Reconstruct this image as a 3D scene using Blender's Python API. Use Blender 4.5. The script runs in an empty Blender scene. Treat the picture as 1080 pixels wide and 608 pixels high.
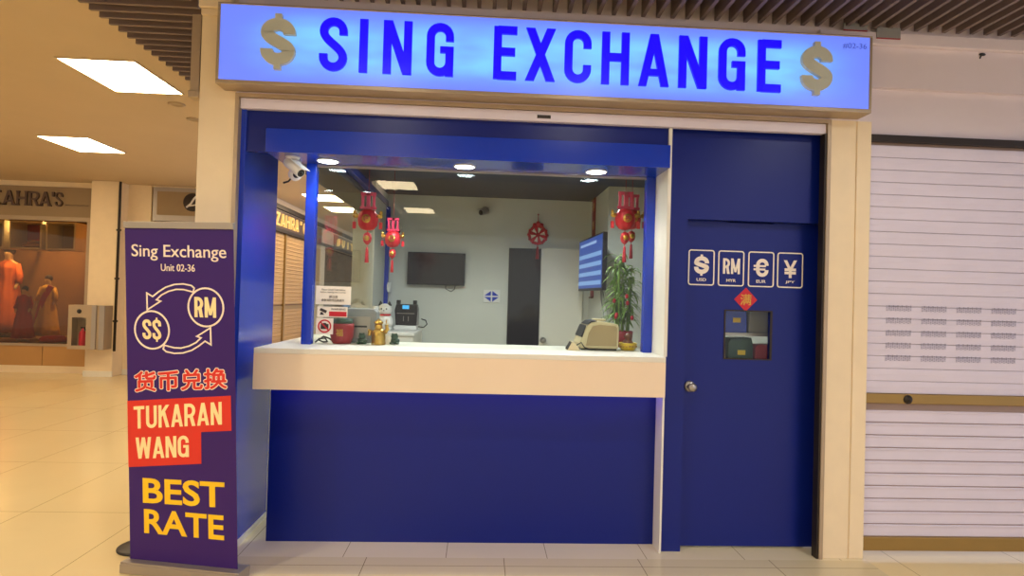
import bpy, math, random
from math import sin, cos, pi, radians
from mathutils import Matrix, Vector
random.seed(7)
SC = bpy.context.scene
COL = SC.collection

# ---------------------------------------------------------------- camera, world, exposure
F_PX = 633.9
YAW, PITCH, ROLL = 0.05114, 0.01511, 0.02903
cd = bpy.data.cameras.new('camera')
cam = bpy.data.objects.new('camera', cd); COL.objects.link(cam)
cd.sensor_width = 36; cd.lens = 36 * F_PX / 1080; cd.clip_start = 0.02; cd.clip_end = 100
_f = Vector((sin(YAW) * cos(PITCH), cos(YAW) * cos(PITCH), sin(PITCH)))
_r = Vector((cos(YAW), -sin(YAW), 0)); _u = _r.cross(_f)
_r2 = cos(ROLL) * _r + sin(ROLL) * _u; _u2 = -sin(ROLL) * _r + cos(ROLL) * _u
_m = Matrix((_r2, _u2, -_f)).transposed().to_4x4(); _m.translation = (0.033, -3.489, 1.5)
cam.matrix_world = _m
SC.camera = cam
SC.view_settings.view_transform = 'Standard'
SC.view_settings.look = 'None'
SC.view_settings.gamma = 1
SC.view_settings.use_curve_mapping = False
SC.view_settings.exposure = 0.0
WORLD_LEFT, WORLD_RIGHT, WORLD_STRENGTH = (1.0, 0.83, 0.58), (0.84, 0.82, 1.0), 0.95
PANEL_STRENGTH = 26.0
MALL_WATTS = 170.0
SPOT_WATTS, ROOM_WATTS = 12.0, 42.0

wd = bpy.data.worlds.new('mall_surroundings'); SC.world = wd; wd.use_nodes = True
nt = wd.node_tree; nt.nodes.clear()
wo = nt.nodes.new('ShaderNodeOutputWorld'); bg = nt.nodes.new('ShaderNodeBackground')
tc = nt.nodes.new('ShaderNodeTexCoord'); sx = nt.nodes.new('ShaderNodeSeparateXYZ')
mr = nt.nodes.new('ShaderNodeMapRange'); mx = nt.nodes.new('ShaderNodeMixRGB')
mr.inputs['From Min'].default_value = -0.7; mr.inputs['From Max'].default_value = 0.7
mx.inputs[1].default_value = (*WORLD_LEFT, 1); mx.inputs[2].default_value = (*WORLD_RIGHT, 1)
bg.inputs['Strength'].default_value = WORLD_STRENGTH
nt.links.new(tc.outputs['Generated'], sx.inputs[0]); nt.links.new(sx.outputs['X'], mr.inputs['Value'])
nt.links.new(mr.outputs[0], mx.inputs[0]); nt.links.new(mx.outputs[0], bg.inputs['Color'])
nt.links.new(bg.outputs[0], wo.inputs[0])

# ---------------------------------------------------------------- materials
def lin(c):
    return tuple((v / 255 / 12.92) if v <= 10 else ((v / 255 + 0.055) / 1.055) ** 2.4 for v in c)

def mat(name, c, rough=0.5, metal=0.0, var=0.06, scale=6.0, bump=0.0, coat=0.0, spec=0.5):
    m = bpy.data.materials.new(name); m.use_nodes = True
    n = m.node_tree.nodes; l = m.node_tree.links; b = n['Principled BSDF']
    a = lin(c)
    t = n.new('ShaderNodeTexCoord'); no = n.new('ShaderNodeTexNoise')
    no.inputs['Scale'].default_value = scale; no.inputs['Detail'].default_value = 4
    l.new(t.outputs['Object'], no.inputs['Vector'])
    mixn = n.new('ShaderNodeMixRGB')
    mixn.inputs[1].default_value = (*[v * (1 - var) for v in a], 1)
    mixn.inputs[2].default_value = (*[min(1, v * (1 + var)) for v in a], 1)
    l.new(no.outputs[0], mixn.inputs[0]); l.new(mixn.outputs[0], b.inputs['Base Color'])
    b.inputs['Roughness'].default_value = rough; b.inputs['Metallic'].default_value = metal
    b.inputs['Coat Weight'].default_value = coat; b.inputs['Specular IOR Level'].default_value = spec
    if bump:
        bp_ = n.new('ShaderNodeBump'); bp_.inputs['Strength'].default_value = bump; bp_.inputs['Distance'].default_value = 0.01
        l.new(no.outputs[0], bp_.inputs['Height']); l.new(bp_.outputs[0], b.inputs['Normal'])
    return m

def glow(name, c, s, base=(230, 230, 230)):
    m = mat(name, base, 0.4)
    b = m.node_tree.nodes['Principled BSDF']
    b.inputs['Emission Color'].default_value = (*lin(c), 1); b.inputs['Emission Strength'].default_value = s
    return m

def glass(name, tint=(1, 1, 1), ior=1.45, rough=0.0):
    m = bpy.data.materials.new(name); m.use_nodes = True
    n = m.node_tree.nodes; l = m.node_tree.links; n.clear()
    o = n.new('ShaderNodeOutputMaterial'); mi = n.new('ShaderNodeMixShader'); fr = n.new('ShaderNodeFresnel')
    tr = n.new('ShaderNodeBsdfTransparent'); gl = n.new('ShaderNodeBsdfGlossy')
    ge = n.new('ShaderNodeNewGeometry'); mp = n.new('ShaderNodeMapRange')
    mp.inputs['To Min'].default_value = ior; mp.inputs['To Max'].default_value = 1 / ior   # same reflection from either face of the pane
    l.new(ge.outputs['Backfacing'], mp.inputs['Value']); l.new(mp.outputs[0], fr.inputs['IOR'])
    tr.inputs['Color'].default_value = (*tint, 1); gl.inputs['Roughness'].default_value = rough
    l.new(fr.outputs[0], mi.inputs[0]); l.new(tr.outputs[0], mi.inputs[1]); l.new(gl.outputs[0], mi.inputs[2]); l.new(mi.outputs[0], o.inputs[0])
    return m

def tile_mat(name, c, grout, sx_, sy_, ox, oy, wd_=0.004, rough=0.16):
    m = mat(name, c, rough, var=0.05, scale=2.0)
    n = m.node_tree.nodes; l = m.node_tree.links; b = n['Principled BSDF']
    t = n.new('ShaderNodeTexCoord'); s = n.new('ShaderNodeSeparateXYZ'); l.new(t.outputs['Object'], s.inputs[0])
    outs = []
    for ax, step, off in (('X', sx_, ox), ('Y', sy_, oy)):
        a = n.new('ShaderNodeMath'); a.operation = 'SUBTRACT'; a.inputs[1].default_value = off; l.new(s.outputs[ax], a.inputs[0])
        p = n.new('ShaderNodeMath'); p.operation = 'PINGPONG'; p.inputs[1].default_value = step / 2; l.new(a.outputs[0], p.inputs[0])
        q = n.new('ShaderNodeMath'); q.operation = 'LESS_THAN'; q.inputs[1].default_value = wd_ / 2; l.new(p.outputs[0], q.inputs[0])
        outs.append(q)
    mxm = n.new('ShaderNodeMath'); mxm.operation = 'MAXIMUM'
    l.new(outs[0].outputs[0], mxm.inputs[0]); l.new(outs[1].outputs[0], mxm.inputs[1])
    mix = n.new('ShaderNodeMixRGB'); mix.inputs[2].default_value = (*lin(grout), 1)
    src = b.inputs['Base Color'].links[0].from_socket
    l.new(mxm.outputs[0], mix.inputs[0]); l.new(src, mix.inputs[1]); l.new(mix.outputs[0], b.inputs['Base Color'])
    return m

M = dict(
    floor=tile_mat('floor_tile', (228, 208, 160), (150, 130, 95), 0.778, 1.14, -0.57, 0.63),
    strip=tile_mat('threshold_tile', (216, 200, 160), (130, 110, 80), 0.778, 5.0, -0.57, -0.125),
    recess=tile_mat('recess_tile', (226, 212, 175), (150, 130, 100), 0.582, 5.0, -0.705, 2.6),
    cream=mat('cream_paint', (234, 214, 178), 0.55, bump=0.02, scale=9),
    grey_wall=mat('grey_lilac_paint', (224, 212, 216), 0.6, scale=3),
    plaster=mat('ceiling_plaster', (198, 176, 142), 0.7, scale=2),
    brown_slat=mat('brown_slat', (116, 100, 98), 0.5),
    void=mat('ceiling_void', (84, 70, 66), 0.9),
    blue=mat('blue_laminate', (8, 52, 178), 0.22, scale=3, var=0.04, coat=0.3),
    blue_dark=mat('navy_laminate', (4, 27, 116), 0.34, scale=3, var=0.04, spec=0.35),
    white=mat('white_paint', (226, 222, 208), 0.5, scale=4),
    inner=mat('room_wall_paint', (206, 208, 198), 0.55, scale=2),
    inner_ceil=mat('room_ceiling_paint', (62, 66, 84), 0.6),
    counter=mat('counter_laminate', (236, 214, 186), 0.4, scale=3),
    alu=mat('brushed_aluminium', (168, 160, 152), 0.38, 0.7),
    alu_tan=mat('anodised_frame', (176, 156, 130), 0.4, 0.35),
    shutter=mat('shutter_slat_paint', (216, 208, 222), 0.42, scale=5),
    shutter_gap=mat('shutter_joint', (150, 128, 118), 0.6),
    gold_rail=mat('gold_anodised_rail', (158, 128, 70), 0.4, 0.5),
    tan_shutter=mat('tan_shutter_slat', (186, 152, 100), 0.5),
    tan_dark=mat('tan_shutter_joint', (140, 108, 66), 0.6),
    black=mat('black_plastic', (22, 22, 24), 0.4),
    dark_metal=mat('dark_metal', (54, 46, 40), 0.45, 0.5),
    screen_off=mat('dark_screen', (16, 16, 18), 0.12),
    steel=mat('steel', (170, 165, 158), 0.3, 0.9),
    gold=mat('gold_metal', (206, 160, 70), 0.28, 0.85),
    red=mat('festive_red', (196, 22, 40), 0.45),
    red2=mat('deep_red', (158, 24, 30), 0.5),
    pink=mat('rose_red', (206, 50, 90), 0.5),
    yellow=mat('yellow_plastic', (228, 190, 30), 0.4),
    white_pl=mat('white_plastic', (228, 226, 220), 0.4),
    perf=mat('shutter_perforation', (158, 154, 176), 0.5),
    grey_pl=mat('grey_plastic', (140, 140, 138), 0.5),
    beige_pl=mat('beige_plastic', (206, 190, 150), 0.45),
    tan_pl=mat('tan_plastic', (168, 144, 104), 0.5),
    green=mat('leaf_green', (116, 150, 60), 0.5, var=0.3, scale=30),
    green_dark=mat('dark_green_glaze', (40, 72, 52), 0.35),
    brown=mat('brown_glaze', (126, 76, 46), 0.5),
    paper=mat('paper', (236, 226, 210), 0.7),
    ink=mat('ink', (60, 52, 50), 0.7),
    purple=mat('banner_vinyl', (54, 24, 104), 0.5, scale=2, var=0.04, spec=0.3),
    b_white=mat('banner_white_print', (244, 226, 206), 0.5),
    b_cream=mat('banner_cream_print', (250, 226, 166), 0.5),
    b_yellow=mat('banner_yellow_print', (246, 198, 20), 0.5),
    b_red=mat('banner_red_print', (214, 44, 30), 0.5),
    decal=mat('white_decal', (240, 228, 214), 0.5),
    sign_grey=mat('sign_champagne_acrylic', (198, 202, 188), 0.5),
    sign_ink=glow('sign_unit_number', (70, 90, 190), 0.6, (60, 70, 160)),
    letter=glow('lit_blue_acrylic', (26, 0, 255), 0.95, (10, 0, 120)),
    lamp=glow('ceiling_panel_diffuser', (255, 228, 184), PANEL_STRENGTH),
    fill_cool=glow('cool_fill_diffuser', (226, 224, 255), PANEL_STRENGTH),  # emitter of the unseen fill panels added on the right
    down=glow('downlight_lens', (235, 250, 255), 42.0),
    led=glow('led_strip', (70, 60, 255), 2.2),
    lcd=glow('lcd_blue', (80, 190, 255), 1.0, (20, 60, 90)),
    pane=glass('window_glass', (0.95, 0.98, 0.96), 1.33),
    side_pane=glass('side_window_glass', (0.96, 0.98, 0.97), 1.2),
    shop_glass=glass('shopfront_glass', (0.72, 0.62, 0.46), 1.45),
    zwall=mat('boutique_wall', (120, 84, 48), 0.7, scale=2, var=0.2),
    zsign=mat('boutique_fascia', (150, 128, 96), 0.6),
    zletter=mat('boutique_letters', (92, 72, 62), 0.4, 0.3),
    zbase=mat('boutique_base_panel', (186, 140, 82), 0.5),
    orange_cloth=mat('orange_cloth', (190, 92, 36), 0.8, var=0.2, scale=20),
    red_cloth=mat('red_cloth', (176, 36, 26), 0.8, var=0.2, scale=20),
    yellow_cloth=mat('yellow_cloth', (214, 168, 60), 0.8, var=0.2, scale=20),
    pink_cloth=mat('rose_cloth', (200, 70, 70), 0.8),
    tan_cloth=mat('tan_cloth', (176, 130, 76), 0.8, var=0.2, scale=20),
    skin_m=mat('mannequin_skin', (206, 170, 128), 0.5),
    skin_dark=mat('mannequin_hair', (60, 42, 30), 0.6),
    gold_letter=glow('lit_gold_letters', (255, 214, 130), .55, (200, 160, 90)),
)

def sign_face_mat():
    m = mat('lit_sign_face', (120, 150, 230), 0.35)
    n = m.node_tree.nodes; l = m.node_tree.links; b = n['Principled BSDF']
    t = n.new('ShaderNodeTexCoord'); s = n.new('ShaderNodeSeparateXYZ'); l.new(t.outputs['Object'], s.inputs[0])
    # tubes inside the box: strong along the middle of the height, weaker towards both ends, uneven along the length
    zr = n.new('ShaderNodeMapRange'); zr.interpolation_type = 'SMOOTHSTEP'
    az = n.new('ShaderNodeMath'); az.operation = 'SUBTRACT'; az.inputs[1].default_value = 0.235; l.new(s.outputs['Z'], az.inputs[0])
    ab = n.new('ShaderNodeMath'); ab.operation = 'ABSOLUTE'; l.new(az.outputs[0], ab.inputs[0])
    zr.inputs['From Min'].default_value = 0.215; zr.inputs['From Max'].default_value = 0.06; l.new(ab.outputs[0], zr.inputs['Value'])
    ax = n.new('ShaderNodeMath'); ax.operation = 'ABSOLUTE'; l.new(s.outputs['X'], ax.inputs[0])
    xr = n.new('ShaderNodeMapRange'); xr.interpolation_type = 'SMOOTHSTEP'
    xr.inputs['From Min'].default_value = 1.85; xr.inputs['From Max'].default_value = 1.25; l.new(ax.outputs[0], xr.inputs['Value'])
    mp = n.new('ShaderNodeMapping'); mp.inputs['Scale'].default_value = (1.6, 1, 5.0); l.new(t.outputs['Object'], mp.inputs[0])
    no = n.new('ShaderNodeTexNoise'); no.inputs['Scale'].default_value = 1.6; no.inputs['Detail'].default_value = 2; l.new(mp.outputs[0], no.inputs['Vector'])
    nr = n.new('ShaderNodeMapRange'); nr.inputs['From Min'].default_value = 0.32; nr.inputs['From Max'].default_value = 0.62
    nr.inputs['To Min'].default_value = 0.4; l.new(no.outputs[0], nr.inputs['Value'])
    p1 = n.new('ShaderNodeMath'); p1.operation = 'MULTIPLY'; l.new(zr.outputs[0], p1.inputs[0]); l.new(xr.outputs[0], p1.inputs[1])
    p2 = n.new('ShaderNodeMath'); p2.operation = 'MULTIPLY'; l.new(p1.outputs[0], p2.inputs[0]); l.new(nr.outputs[0], p2.inputs[1])
    mix = n.new('ShaderNodeMixRGB'); mix.inputs[1].default_value = (*lin((108, 132, 248)), 1); mix.inputs[2].default_value = (*lin((128, 212, 255)), 1)
    l.new(p2.outputs[0], mix.inputs[0]); l.new(mix.outputs[0], b.inputs['Emission Color'])
    b.inputs['Emission Strength'].default_value = 0.98
    b.inputs['Base Color'].links and l.remove(b.inputs['Base Color'].links[0])
    b.inputs['Base Color'].default_value = (*lin((70, 80, 150)), 1)
    return m
M['sign_face'] = sign_face_mat()

# ---------------------------------------------------------------- mesh helpers
def basis(o):
    m = Matrix.Identity(4)
    while o is not None:
        m = o.matrix_basis @ m; o = o.parent
    return m

class MB:
    """collects shapes; build() links them as ONE mesh object"""
    def __init__(s): s.v = []; s.f = []; s.sm = []
    def add(s, vs, fs, smooth=False):
        k = len(s.v); s.v += [tuple(p) for p in vs]
        for f in fs: s.f.append(tuple(i + k for i in f)); s.sm.append(smooth)
        return s
    def box(s, x0, x1, y0, y1, z0, z1):
        vs = [(x, y, z) for z in (z0, z1) for y in (y0, y1) for x in (x0, x1)]
        return s.add(vs, [(0, 2, 3, 1), (4, 5, 7, 6), (0, 1, 5, 4), (2, 6, 7, 3), (0, 4, 6, 2), (1, 3, 7, 5)])
    def prism(s, poly, fn, d0, d1, smooth=False):
        n = len(poly)
        vs = [fn(u, v, d0) for u, v in poly] + [fn(u, v, d1) for u, v in poly]
        fs = [tuple(range(n)), tuple(range(2 * n - 1, n - 1, -1))]
        s.add(vs, fs)
        k = len(s.v) - 2 * n
        for i in range(n):
            j = (i + 1) % n
            s.f.append((k + i, k + n + i, k + n + j, k + j)); s.sm.append(smooth)
        return s
    def strip(s, pts, t, fn, d0, d1, closed=False):
        """a stroke of width t along 2-D points, from depth d0 (front) to d1 (back)"""
        n = len(pts); L = []; R = []
        for i in range(n):
            a = pts[(i - 1) % n] if (closed or i > 0) else pts[i]
            b = pts[(i + 1) % n] if (closed or i < n - 1) else pts[i]
            c = pts[i]
            def nrm(p, q):
                dx, dy = q[0] - p[0], q[1] - p[1]; d = math.hypot(dx, dy) or 1e-9
                return (-dy / d, dx / d)
            if a is c: m = nrm(c, b); k = 1
            elif b is c: m = nrm(a, c); k = 1
            else:
                n1, n2 = nrm(a, c), nrm(c, b); m = (n1[0] + n2[0], n1[1] + n2[1]); d = math.hypot(*m) or 1e-9
                m = (m[0] / d, m[1] / d); k = 1 / max(0.4, m[0] * n1[0] + m[1] * n1[1])
            L.append((c[0] + m[0] * t / 2 * k, c[1] + m[1] * t / 2 * k)); R.append((c[0] - m[0] * t / 2 * k, c[1] - m[1] * t / 2 * k))
        vs = [fn(*p, d0) for p in L] + [fn(*p, d0) for p in R] + [fn(*p, d1) for p in L] + [fn(*p, d1) for p in R]
        fs = []
        for i in range(n if closed else n - 1):
            j = (i + 1) % n
            fs += [(i, n + i, n + j, j), (2 * n + i, 2 * n + j, 3 * n + j, 3 * n + i), (i, j, 2 * n + j, 2 * n + i), (n + i, 3 * n + i, 3 * n + j, n + j)]
        if not closed:
            fs += [(0, 2 * n, 3 * n, n), (n - 1, 2 * n - 1, 4 * n - 1, 3 * n - 1)]
        return s.add(vs, fs)
    def tube(s, pts, r, n=10, caps=True):
        pts = [Vector(p) for p in pts]; rs = r if isinstance(r, (list, tuple)) else [r] * len(pts)
        rings = []; ref = None
        for i, p in enumerate(pts):
            t = (pts[min(i + 1, len(pts) - 1)] - pts[max(i - 1, 0)]).normalized()
            if ref is None:
                ref = Vector((0, 0, 1)) if abs(t.z) < 0.9 else Vector((1, 0, 0))
            a = (ref - t * ref.dot(t)).normalized(); b = t.cross(a); ref = a
            rings.append([p + (a * cos(2 * pi * k / n) + b * sin(2 * pi * k / n)) * rs[i] for k in range(n)])
        vs = [q for g in rings for q in g]
        fs = [(i * n + k, i * n + (k + 1) % n, (i + 1) * n + (k + 1) % n, (i + 1) * n + k) for i in range(len(pts) - 1) for k in range(n)]
        s.add(vs, fs, True)
        if caps:
            k = len(s.v) - len(vs)
            s.f.append(tuple(k + i for i in range(n - 1, -1, -1))); s.sm.append(False)
            s.f.append(tuple(k + len(vs) - n + i for i in range(n))); s.sm.append(False)
        return s
    def lathe(s, prof, c=(0, 0, 0), n=24, rib=0, amp=0.0, axis='Z'):
        vs = []
        for r, z in prof:
            for k in range(n):
                a = 2 * pi * k / n; q = r * (1 + amp * cos(rib * a)) if rib else r
                p = (q * cos(a), q * sin(a), z)
                if axis == 'Y': p = (p[0], -p[2], p[1])
                if axis == 'X': p = (p[2], p[0], p[1])
                vs.append((c[0] + p[0], c[1] + p[1], c[2] + p[2]))
        fs = [(i * n + k, i * n + (k + 1) % n, (i + 1) * n + (k + 1) % n, (i + 1) * n + k) for i in range(len(prof) - 1) for k in range(n)]
        s.add(vs, fs, True); k = len(s.v) - len(vs)
        if prof[0][0] > 1e-5: s.f.append(tuple(k + i for i in range(n - 1, -1, -1))); s.sm.append(False)
        if prof[-1][0] > 1e-5: s.f.append(tuple(k + len(vs) - n + i for i in range(n))); s.sm.append(False)
        return s
    def ball(s, c, r, n=14):
        r = r if isinstance(r, (list, tuple)) else (r, r, r); h = n // 2
        prof = []
        vs = []
        for i in range(h + 1):
            th = pi * i / h
            for k in range(n):
                a = 2 * pi * k / n
                vs.append((c[0] + r[0] * sin(th) * cos(a), c[1] + r[1] * sin(th) * sin(a), c[2] - r[2] * cos(th)))
        fs = [(i * n + k, i * n + (k + 1) % n, (i + 1) * n + (k + 1) % n, (i + 1) * n + k) for i in range(h) for k in range(n)]
        return s.add(vs, fs, True)
    def build(s, name, m, parent=None, world=False, bevel=0.0, kind=None):
        me = bpy.data.meshes.new(name)
        vs = s.v
        if world and parent is not None:
            inv = basis(parent).inverted(); vs = [inv @ Vector(p) for p in vs]
        me.from_pydata([tuple(p) for p in vs], [], s.f); me.update()
        me.polygons.foreach_set('use_smooth', s.sm)
        me.materials.append(m if not isinstance(m, str) else M[m])
        o = bpy.data.objects.new(name, me); COL.objects.link(o)
        if parent is not None: o.parent = parent
        if kind: o['kind'] = kind
        if bevel:
            b = o.modifiers.new('bevel', 'BEVEL'); b.width = bevel; b.segments = 2; b.limit_method = 'ANGLE'; b.angle_limit = radians(40)
        import bmesh
        bm = bmesh.new(); bm.from_mesh(me); bmesh.ops.recalc_face_normals(bm, faces=bm.faces); bm.to_mesh(me); bm.free()
        return o

def thing(name, label, cat, loc=(0, 0, 0), rz=0.0, group=None):
    o = bpy.data.objects.new(name, None); COL.objects.link(o); o.empty_display_size = 0.05
    o.location = loc; o.rotation_euler = (0, 0, rz); o['label'] = label; o['category'] = cat
    if group: o['group'] = group
    o.matrix_basis = Matrix.Translation(loc) @ Matrix.Rotation(rz, 4, 'Z')
    return o

def tag(o, label, cat, group=None):
    o['label'] = label; o['category'] = cat
    if group: o['group'] = group
    return o

def struct(name, mb, m, **k): return mb.build(name, m, kind='structure', **k)

def copy_thing(root, loc, label, rz=None):
    r = root.copy(); COL.objects.link(r); r.location = loc; r['label'] = label
    if rz is not None: r.rotation_euler = (0, 0, rz)
    for ch in list(root.children):
        c = ch.copy(); COL.objects.link(c); c.parent = r
        for g in list(ch.children):
            d = g.copy(); COL.objects.link(d); d.parent = c
    return r

def skin(name, pts, edges, radii, m, parent, sub=2):
    me = bpy.data.meshes.new(name); me.from_pydata(pts, edges, []); me.update(); me.materials.append(M[m])
    o = bpy.data.objects.new(name, me); COL.objects.link(o); o.parent = parent
    sk = o.modifiers.new('skin', 'SKIN'); sk.use_smooth_shade = True
    for i, r in enumerate(radii):
        d = me.skin_vertices[0].data[i]; d.radius = r if isinstance(r, tuple) else (r, r)
    me.skin_vertices[0].data[0].use_root = True
    sb = o.modifiers.new('subdivision', 'SUBSURF'); sb.levels = sub; sb.render_levels = sub
    return o

# planes for flat work: fn(u, v, d) -> point; d grows into the surface
def front(y): return lambda u, v, d: (u, y + d, v)
FR = lambda u, v, d: (u, d, v)

# ---------------------------------------------------------------- lettering
def arc(cx, cy, rx, ry, a0, a1, n=12):
    return [(cx + rx * cos(radians(a0 + (a1 - a0) * i / n)), cy + ry * sin(radians(a0 + (a1 - a0) * i / n))) for i in range(n + 1)]

def s_path(w, t):
    h = t / 2; r = w / 2 - h
    za = 1 - h - r; zb = h + r
    a = [(w - h, min(0.68, za - .03))] + arc(w / 2, za, r, r, 0, 180)
    bz = []
    for i in range(1, 12):
        q = i / 12; p = [(h, za), (h, 0.55), (w - h, 0.45), (w - h, zb)]
        b = [(1 - q) ** 3, 3 * q * (1 - q) ** 2, 3 * q * q * (1 - q), q ** 3]
        bz.append((sum(b[k] * p[k][0] for k in range(4)), sum(b[k] * p[k][1] for k in range(4))))
    c = arc(w / 2, zb, r, r, 0, -180) + [(h, max(0.32, zb + .03))]
    return a + bz + c

def glyph(ch, w, t):
    """condensed capitals: ('s', path) strokes and ('p', polygon) bars in a box w x 1"""
    h = t / 2; r = w / 2 - h; d = t * 1.12
    P = lambda *q: ('p', list(q))
    V = lambda x: P((x - h, 0), (x + h, 0), (x + h, 1), (x - h, 1))
    Hb = lambda z, x0, x1: P((x0, z - h), (x1, z - h), (x1, z + h), (x0, z + h))
    if ch == 'S': return [('s', s_path(w, t))]
    if ch == '$': return [('s', [(x, 0.1 + z * 0.8) for x, z in s_path(w, t)]), P((w / 2 - h * .55, .86), (w / 2 + h * .55, .86), (w / 2 + h * .55, 1), (w / 2 - h * .55, 1)), P((w / 2 - h * .55, 0), (w / 2 + h * .55, 0), (w / 2 + h * .55, .14), (w / 2 - h * .55, .14))]
    if ch == 'I': return [V(w / 2)]
    if ch == 'N': return [V(h), V(w - h), P((0, 1), (d, 1), (w, 0), (w - d, 0))]
    if ch == 'G': return [('s', [(w - h, .66)] + arc(w / 2, 1 - h - r, r, r, 0, 180) + arc(w / 2, h + r, r, r, 180, 360) + [(w - h, .53)]), P((w * .5, .44), (w, .44), (w, .56), (w * .5, .56)), P((w - t, 0), (w, 0), (w, .3), (w - t, .3))]
    if ch == 'C': return [('s', [(w - h, min(.66, .97 - h - r))] + arc(w / 2, 1 - h - r, r, r, 0, 180) + arc(w / 2, h + r, r, r, 180, 360) + [(w - h, max(.34, h + r + .03))])]
    if ch == '€': return glyph('C', w, t) + [P((-w * .2, .54), (w * .78, .54), (w * .80, .54 + t * .55), (-w * .2, .54 + t * .55)), P((-w * .2, .46 - t * .55), (w * .74, .46 - t * .55), (w * .76, .46), (-w * .2, .46))]
    if ch == 'E': return [V(h), Hb(1 - h * .9, h, w), Hb(h * .9, h, w), Hb(.52, h, w * .93)]
    if ch == 'X': return [P((0, 1), (d, 1), (w, 0), (w - d, 0)), P((w - d, 1), (w, 1), (d, 0), (0, 0))]
    if ch == 'H': return [V(h), V(w - h), Hb(.52, h, w - h)]
    if ch == 'A': return [P((0, 0), (t, 0), (w / 2 + t * .52, 1), (w / 2 - t * .52, 1)), P((w, 0), (w - t, 0), (w / 2 - t * .52, 1), (w / 2 + t * .52, 1)), P((w * .22, .2), (w * .78, .2), (w * .75, .2 + t * .85), (w * .25, .2 + t * .85))]
    if ch == 'T': return [V(w / 2), Hb(1 - h * .9, 0, w)]
    if ch == 'U': return [('s', [(h, 1), (h, h + r)] + arc(w / 2, h + r, r, r, 180, 360)[1:] + [(w - h, 1)])]
    if ch == 'K': return [V(h), P((h, .36), (h, .62), (w - d, 1), (w, 1)), P((w * .36, .62), (w * .62, .70), (w, 0), (w - d, 0))]
    if ch == 'R':
        rr = .24
        return [V(h), ('s', [(h, 1 - h), (w - h - rr + .03, 1 - h)] + arc(w - h - rr + .03, 1 - h - rr, rr - .03, rr, 90, -90)[1:] + [(h, 1 - h - 2 * rr)]), P((w * .42, .50), (w * .42 + d, .50), (w, 0), (w - d, 0))]
    if ch == 'W':
        q = w / 4
        return [P((0, 1), (t, 1), (q + h * 1.1, 0), (q - h * .9, 0)), P((2 * q + h, 1), (2 * q - h, 1), (q - h * .9, 0), (q + h * 1.1, 0)), P((2 * q - h, 1), (2 * q + h, 1), (3 * q + h * .9, 0), (3 * q - h * 1.1, 0)), P((w, 1), (w - t, 1), (3 * q - h * 1.1, 0), (3 * q + h * .9, 0))]
    if ch == 'M': return [V(h), V(w - h), P((0, 1), (t, 1), (w / 2 + h * .8, .12), (w / 2 - h * .8, .12)), P((w, 1), (w - t, 1), (w / 2 - h * .8, .12), (w / 2 + h * .8, .12))]
    if ch == 'Z': return [Hb(1 - h, 0, w), Hb(h, 0, w), P((w - d, 1), (w, 1), (d, 0), (0, 0))]
    if ch == "'": return [P((w * .2, .68), (w * .8, .68), (w, 1), (0, 1))]
    return []

def put_glyph(mb, ch, u0, v0, w, hgt, t, fn, d0, d1, shear=0.0):
    """w, t in metres"""
    g = lambda u, v, d: fn(u0 + u * hgt, v0 + v * hgt + shear * u * hgt, d)
    for i, (k, p) in enumerate(glyph(ch, w / hgt, t / hgt)):
        e = d0 - i * .04 * abs(d1 - d0)
        if k == 's': mb.strip(p, t / hgt, g, e, d1)
        else: mb.prism(p, g, e, d1)
    return mb

WIDTHS = {'W': 1.45, 'M': 1.3, 'I': .34, 'A': 1.08, "'": .35, ' ': .6}
def put_word(mb, word, u0, u1, v0, hgt, t, fn, d0, d1, gap=0.22, shear=0.0):
    tot = sum(WIDTHS.get(c, 1) for c in word) + gap * (len(word) - 1); k = (u1 - u0) / tot; u = u0
    for c in word:
        w = WIDTHS.get(c, 1) * k
        if c != ' ': put_glyph(mb, c, u, v0 + shear * (u - u0), w, hgt, t, fn, d0, d1, shear)
        u += w + gap * k
    return mb

def put_text(mb, s, u0, u1, v0, v1, fn, d0, d1, bold=0.0, shear=0.0):
    """plain lettering fitted to a rectangle"""
    c = bpy.data.curves.new('lettering', 'FONT'); c.body = s; c.offset = bold; c.extrude = 0.5; c.resolution_u = 4
    o = bpy.data.objects.new('lettering', c); COL.objects.link(o)
    me = bpy.data.meshes.new_from_object(o.evaluated_get(bpy.context.evaluated_depsgraph_get()))
    bpy.data.objects.remove(o); bpy.data.curves.remove(c)
    P = [v.co.copy() for v in me.vertices]; F = [tuple(p.vertices) for p in me.polygons]; bpy.data.meshes.remove(me)
    x0 = min(p.x for p in P); x1 = max(p.x for p in P); y0 = min(p.y for p in P); y1 = max(p.y for p in P)
    vs = []
    for p in P:
        u = u0 + (p.x - x0) / (x1 - x0) * (u1 - u0)
        v = v0 + (p.y - y0) / (y1 - y0) * (v1 - v0) + shear * (u - u0)
        vs.append(fn(u, v, d0 if p.z > 0 else d1))
    return mb.add(vs, F)

# ================================================================ THE SETTING
CEIL = 3.22
struct('floor', MB().box(-15, 6, -13, -0.23, -0.1, 0).box(-15, -1.6, -0.23, 18, -0.1, 0).box(2.36, 6, -0.23, 4, -0.1, 0), 'floor')
struct('floor.001', MB().box(-1.6, 2.36, -0.23, -0.022, -0.1, 0), 'strip')
struct('floor.002', MB().box(-1.6, 2.36, -0.022, 3.4, -0.1, 0), 'recess')

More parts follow.
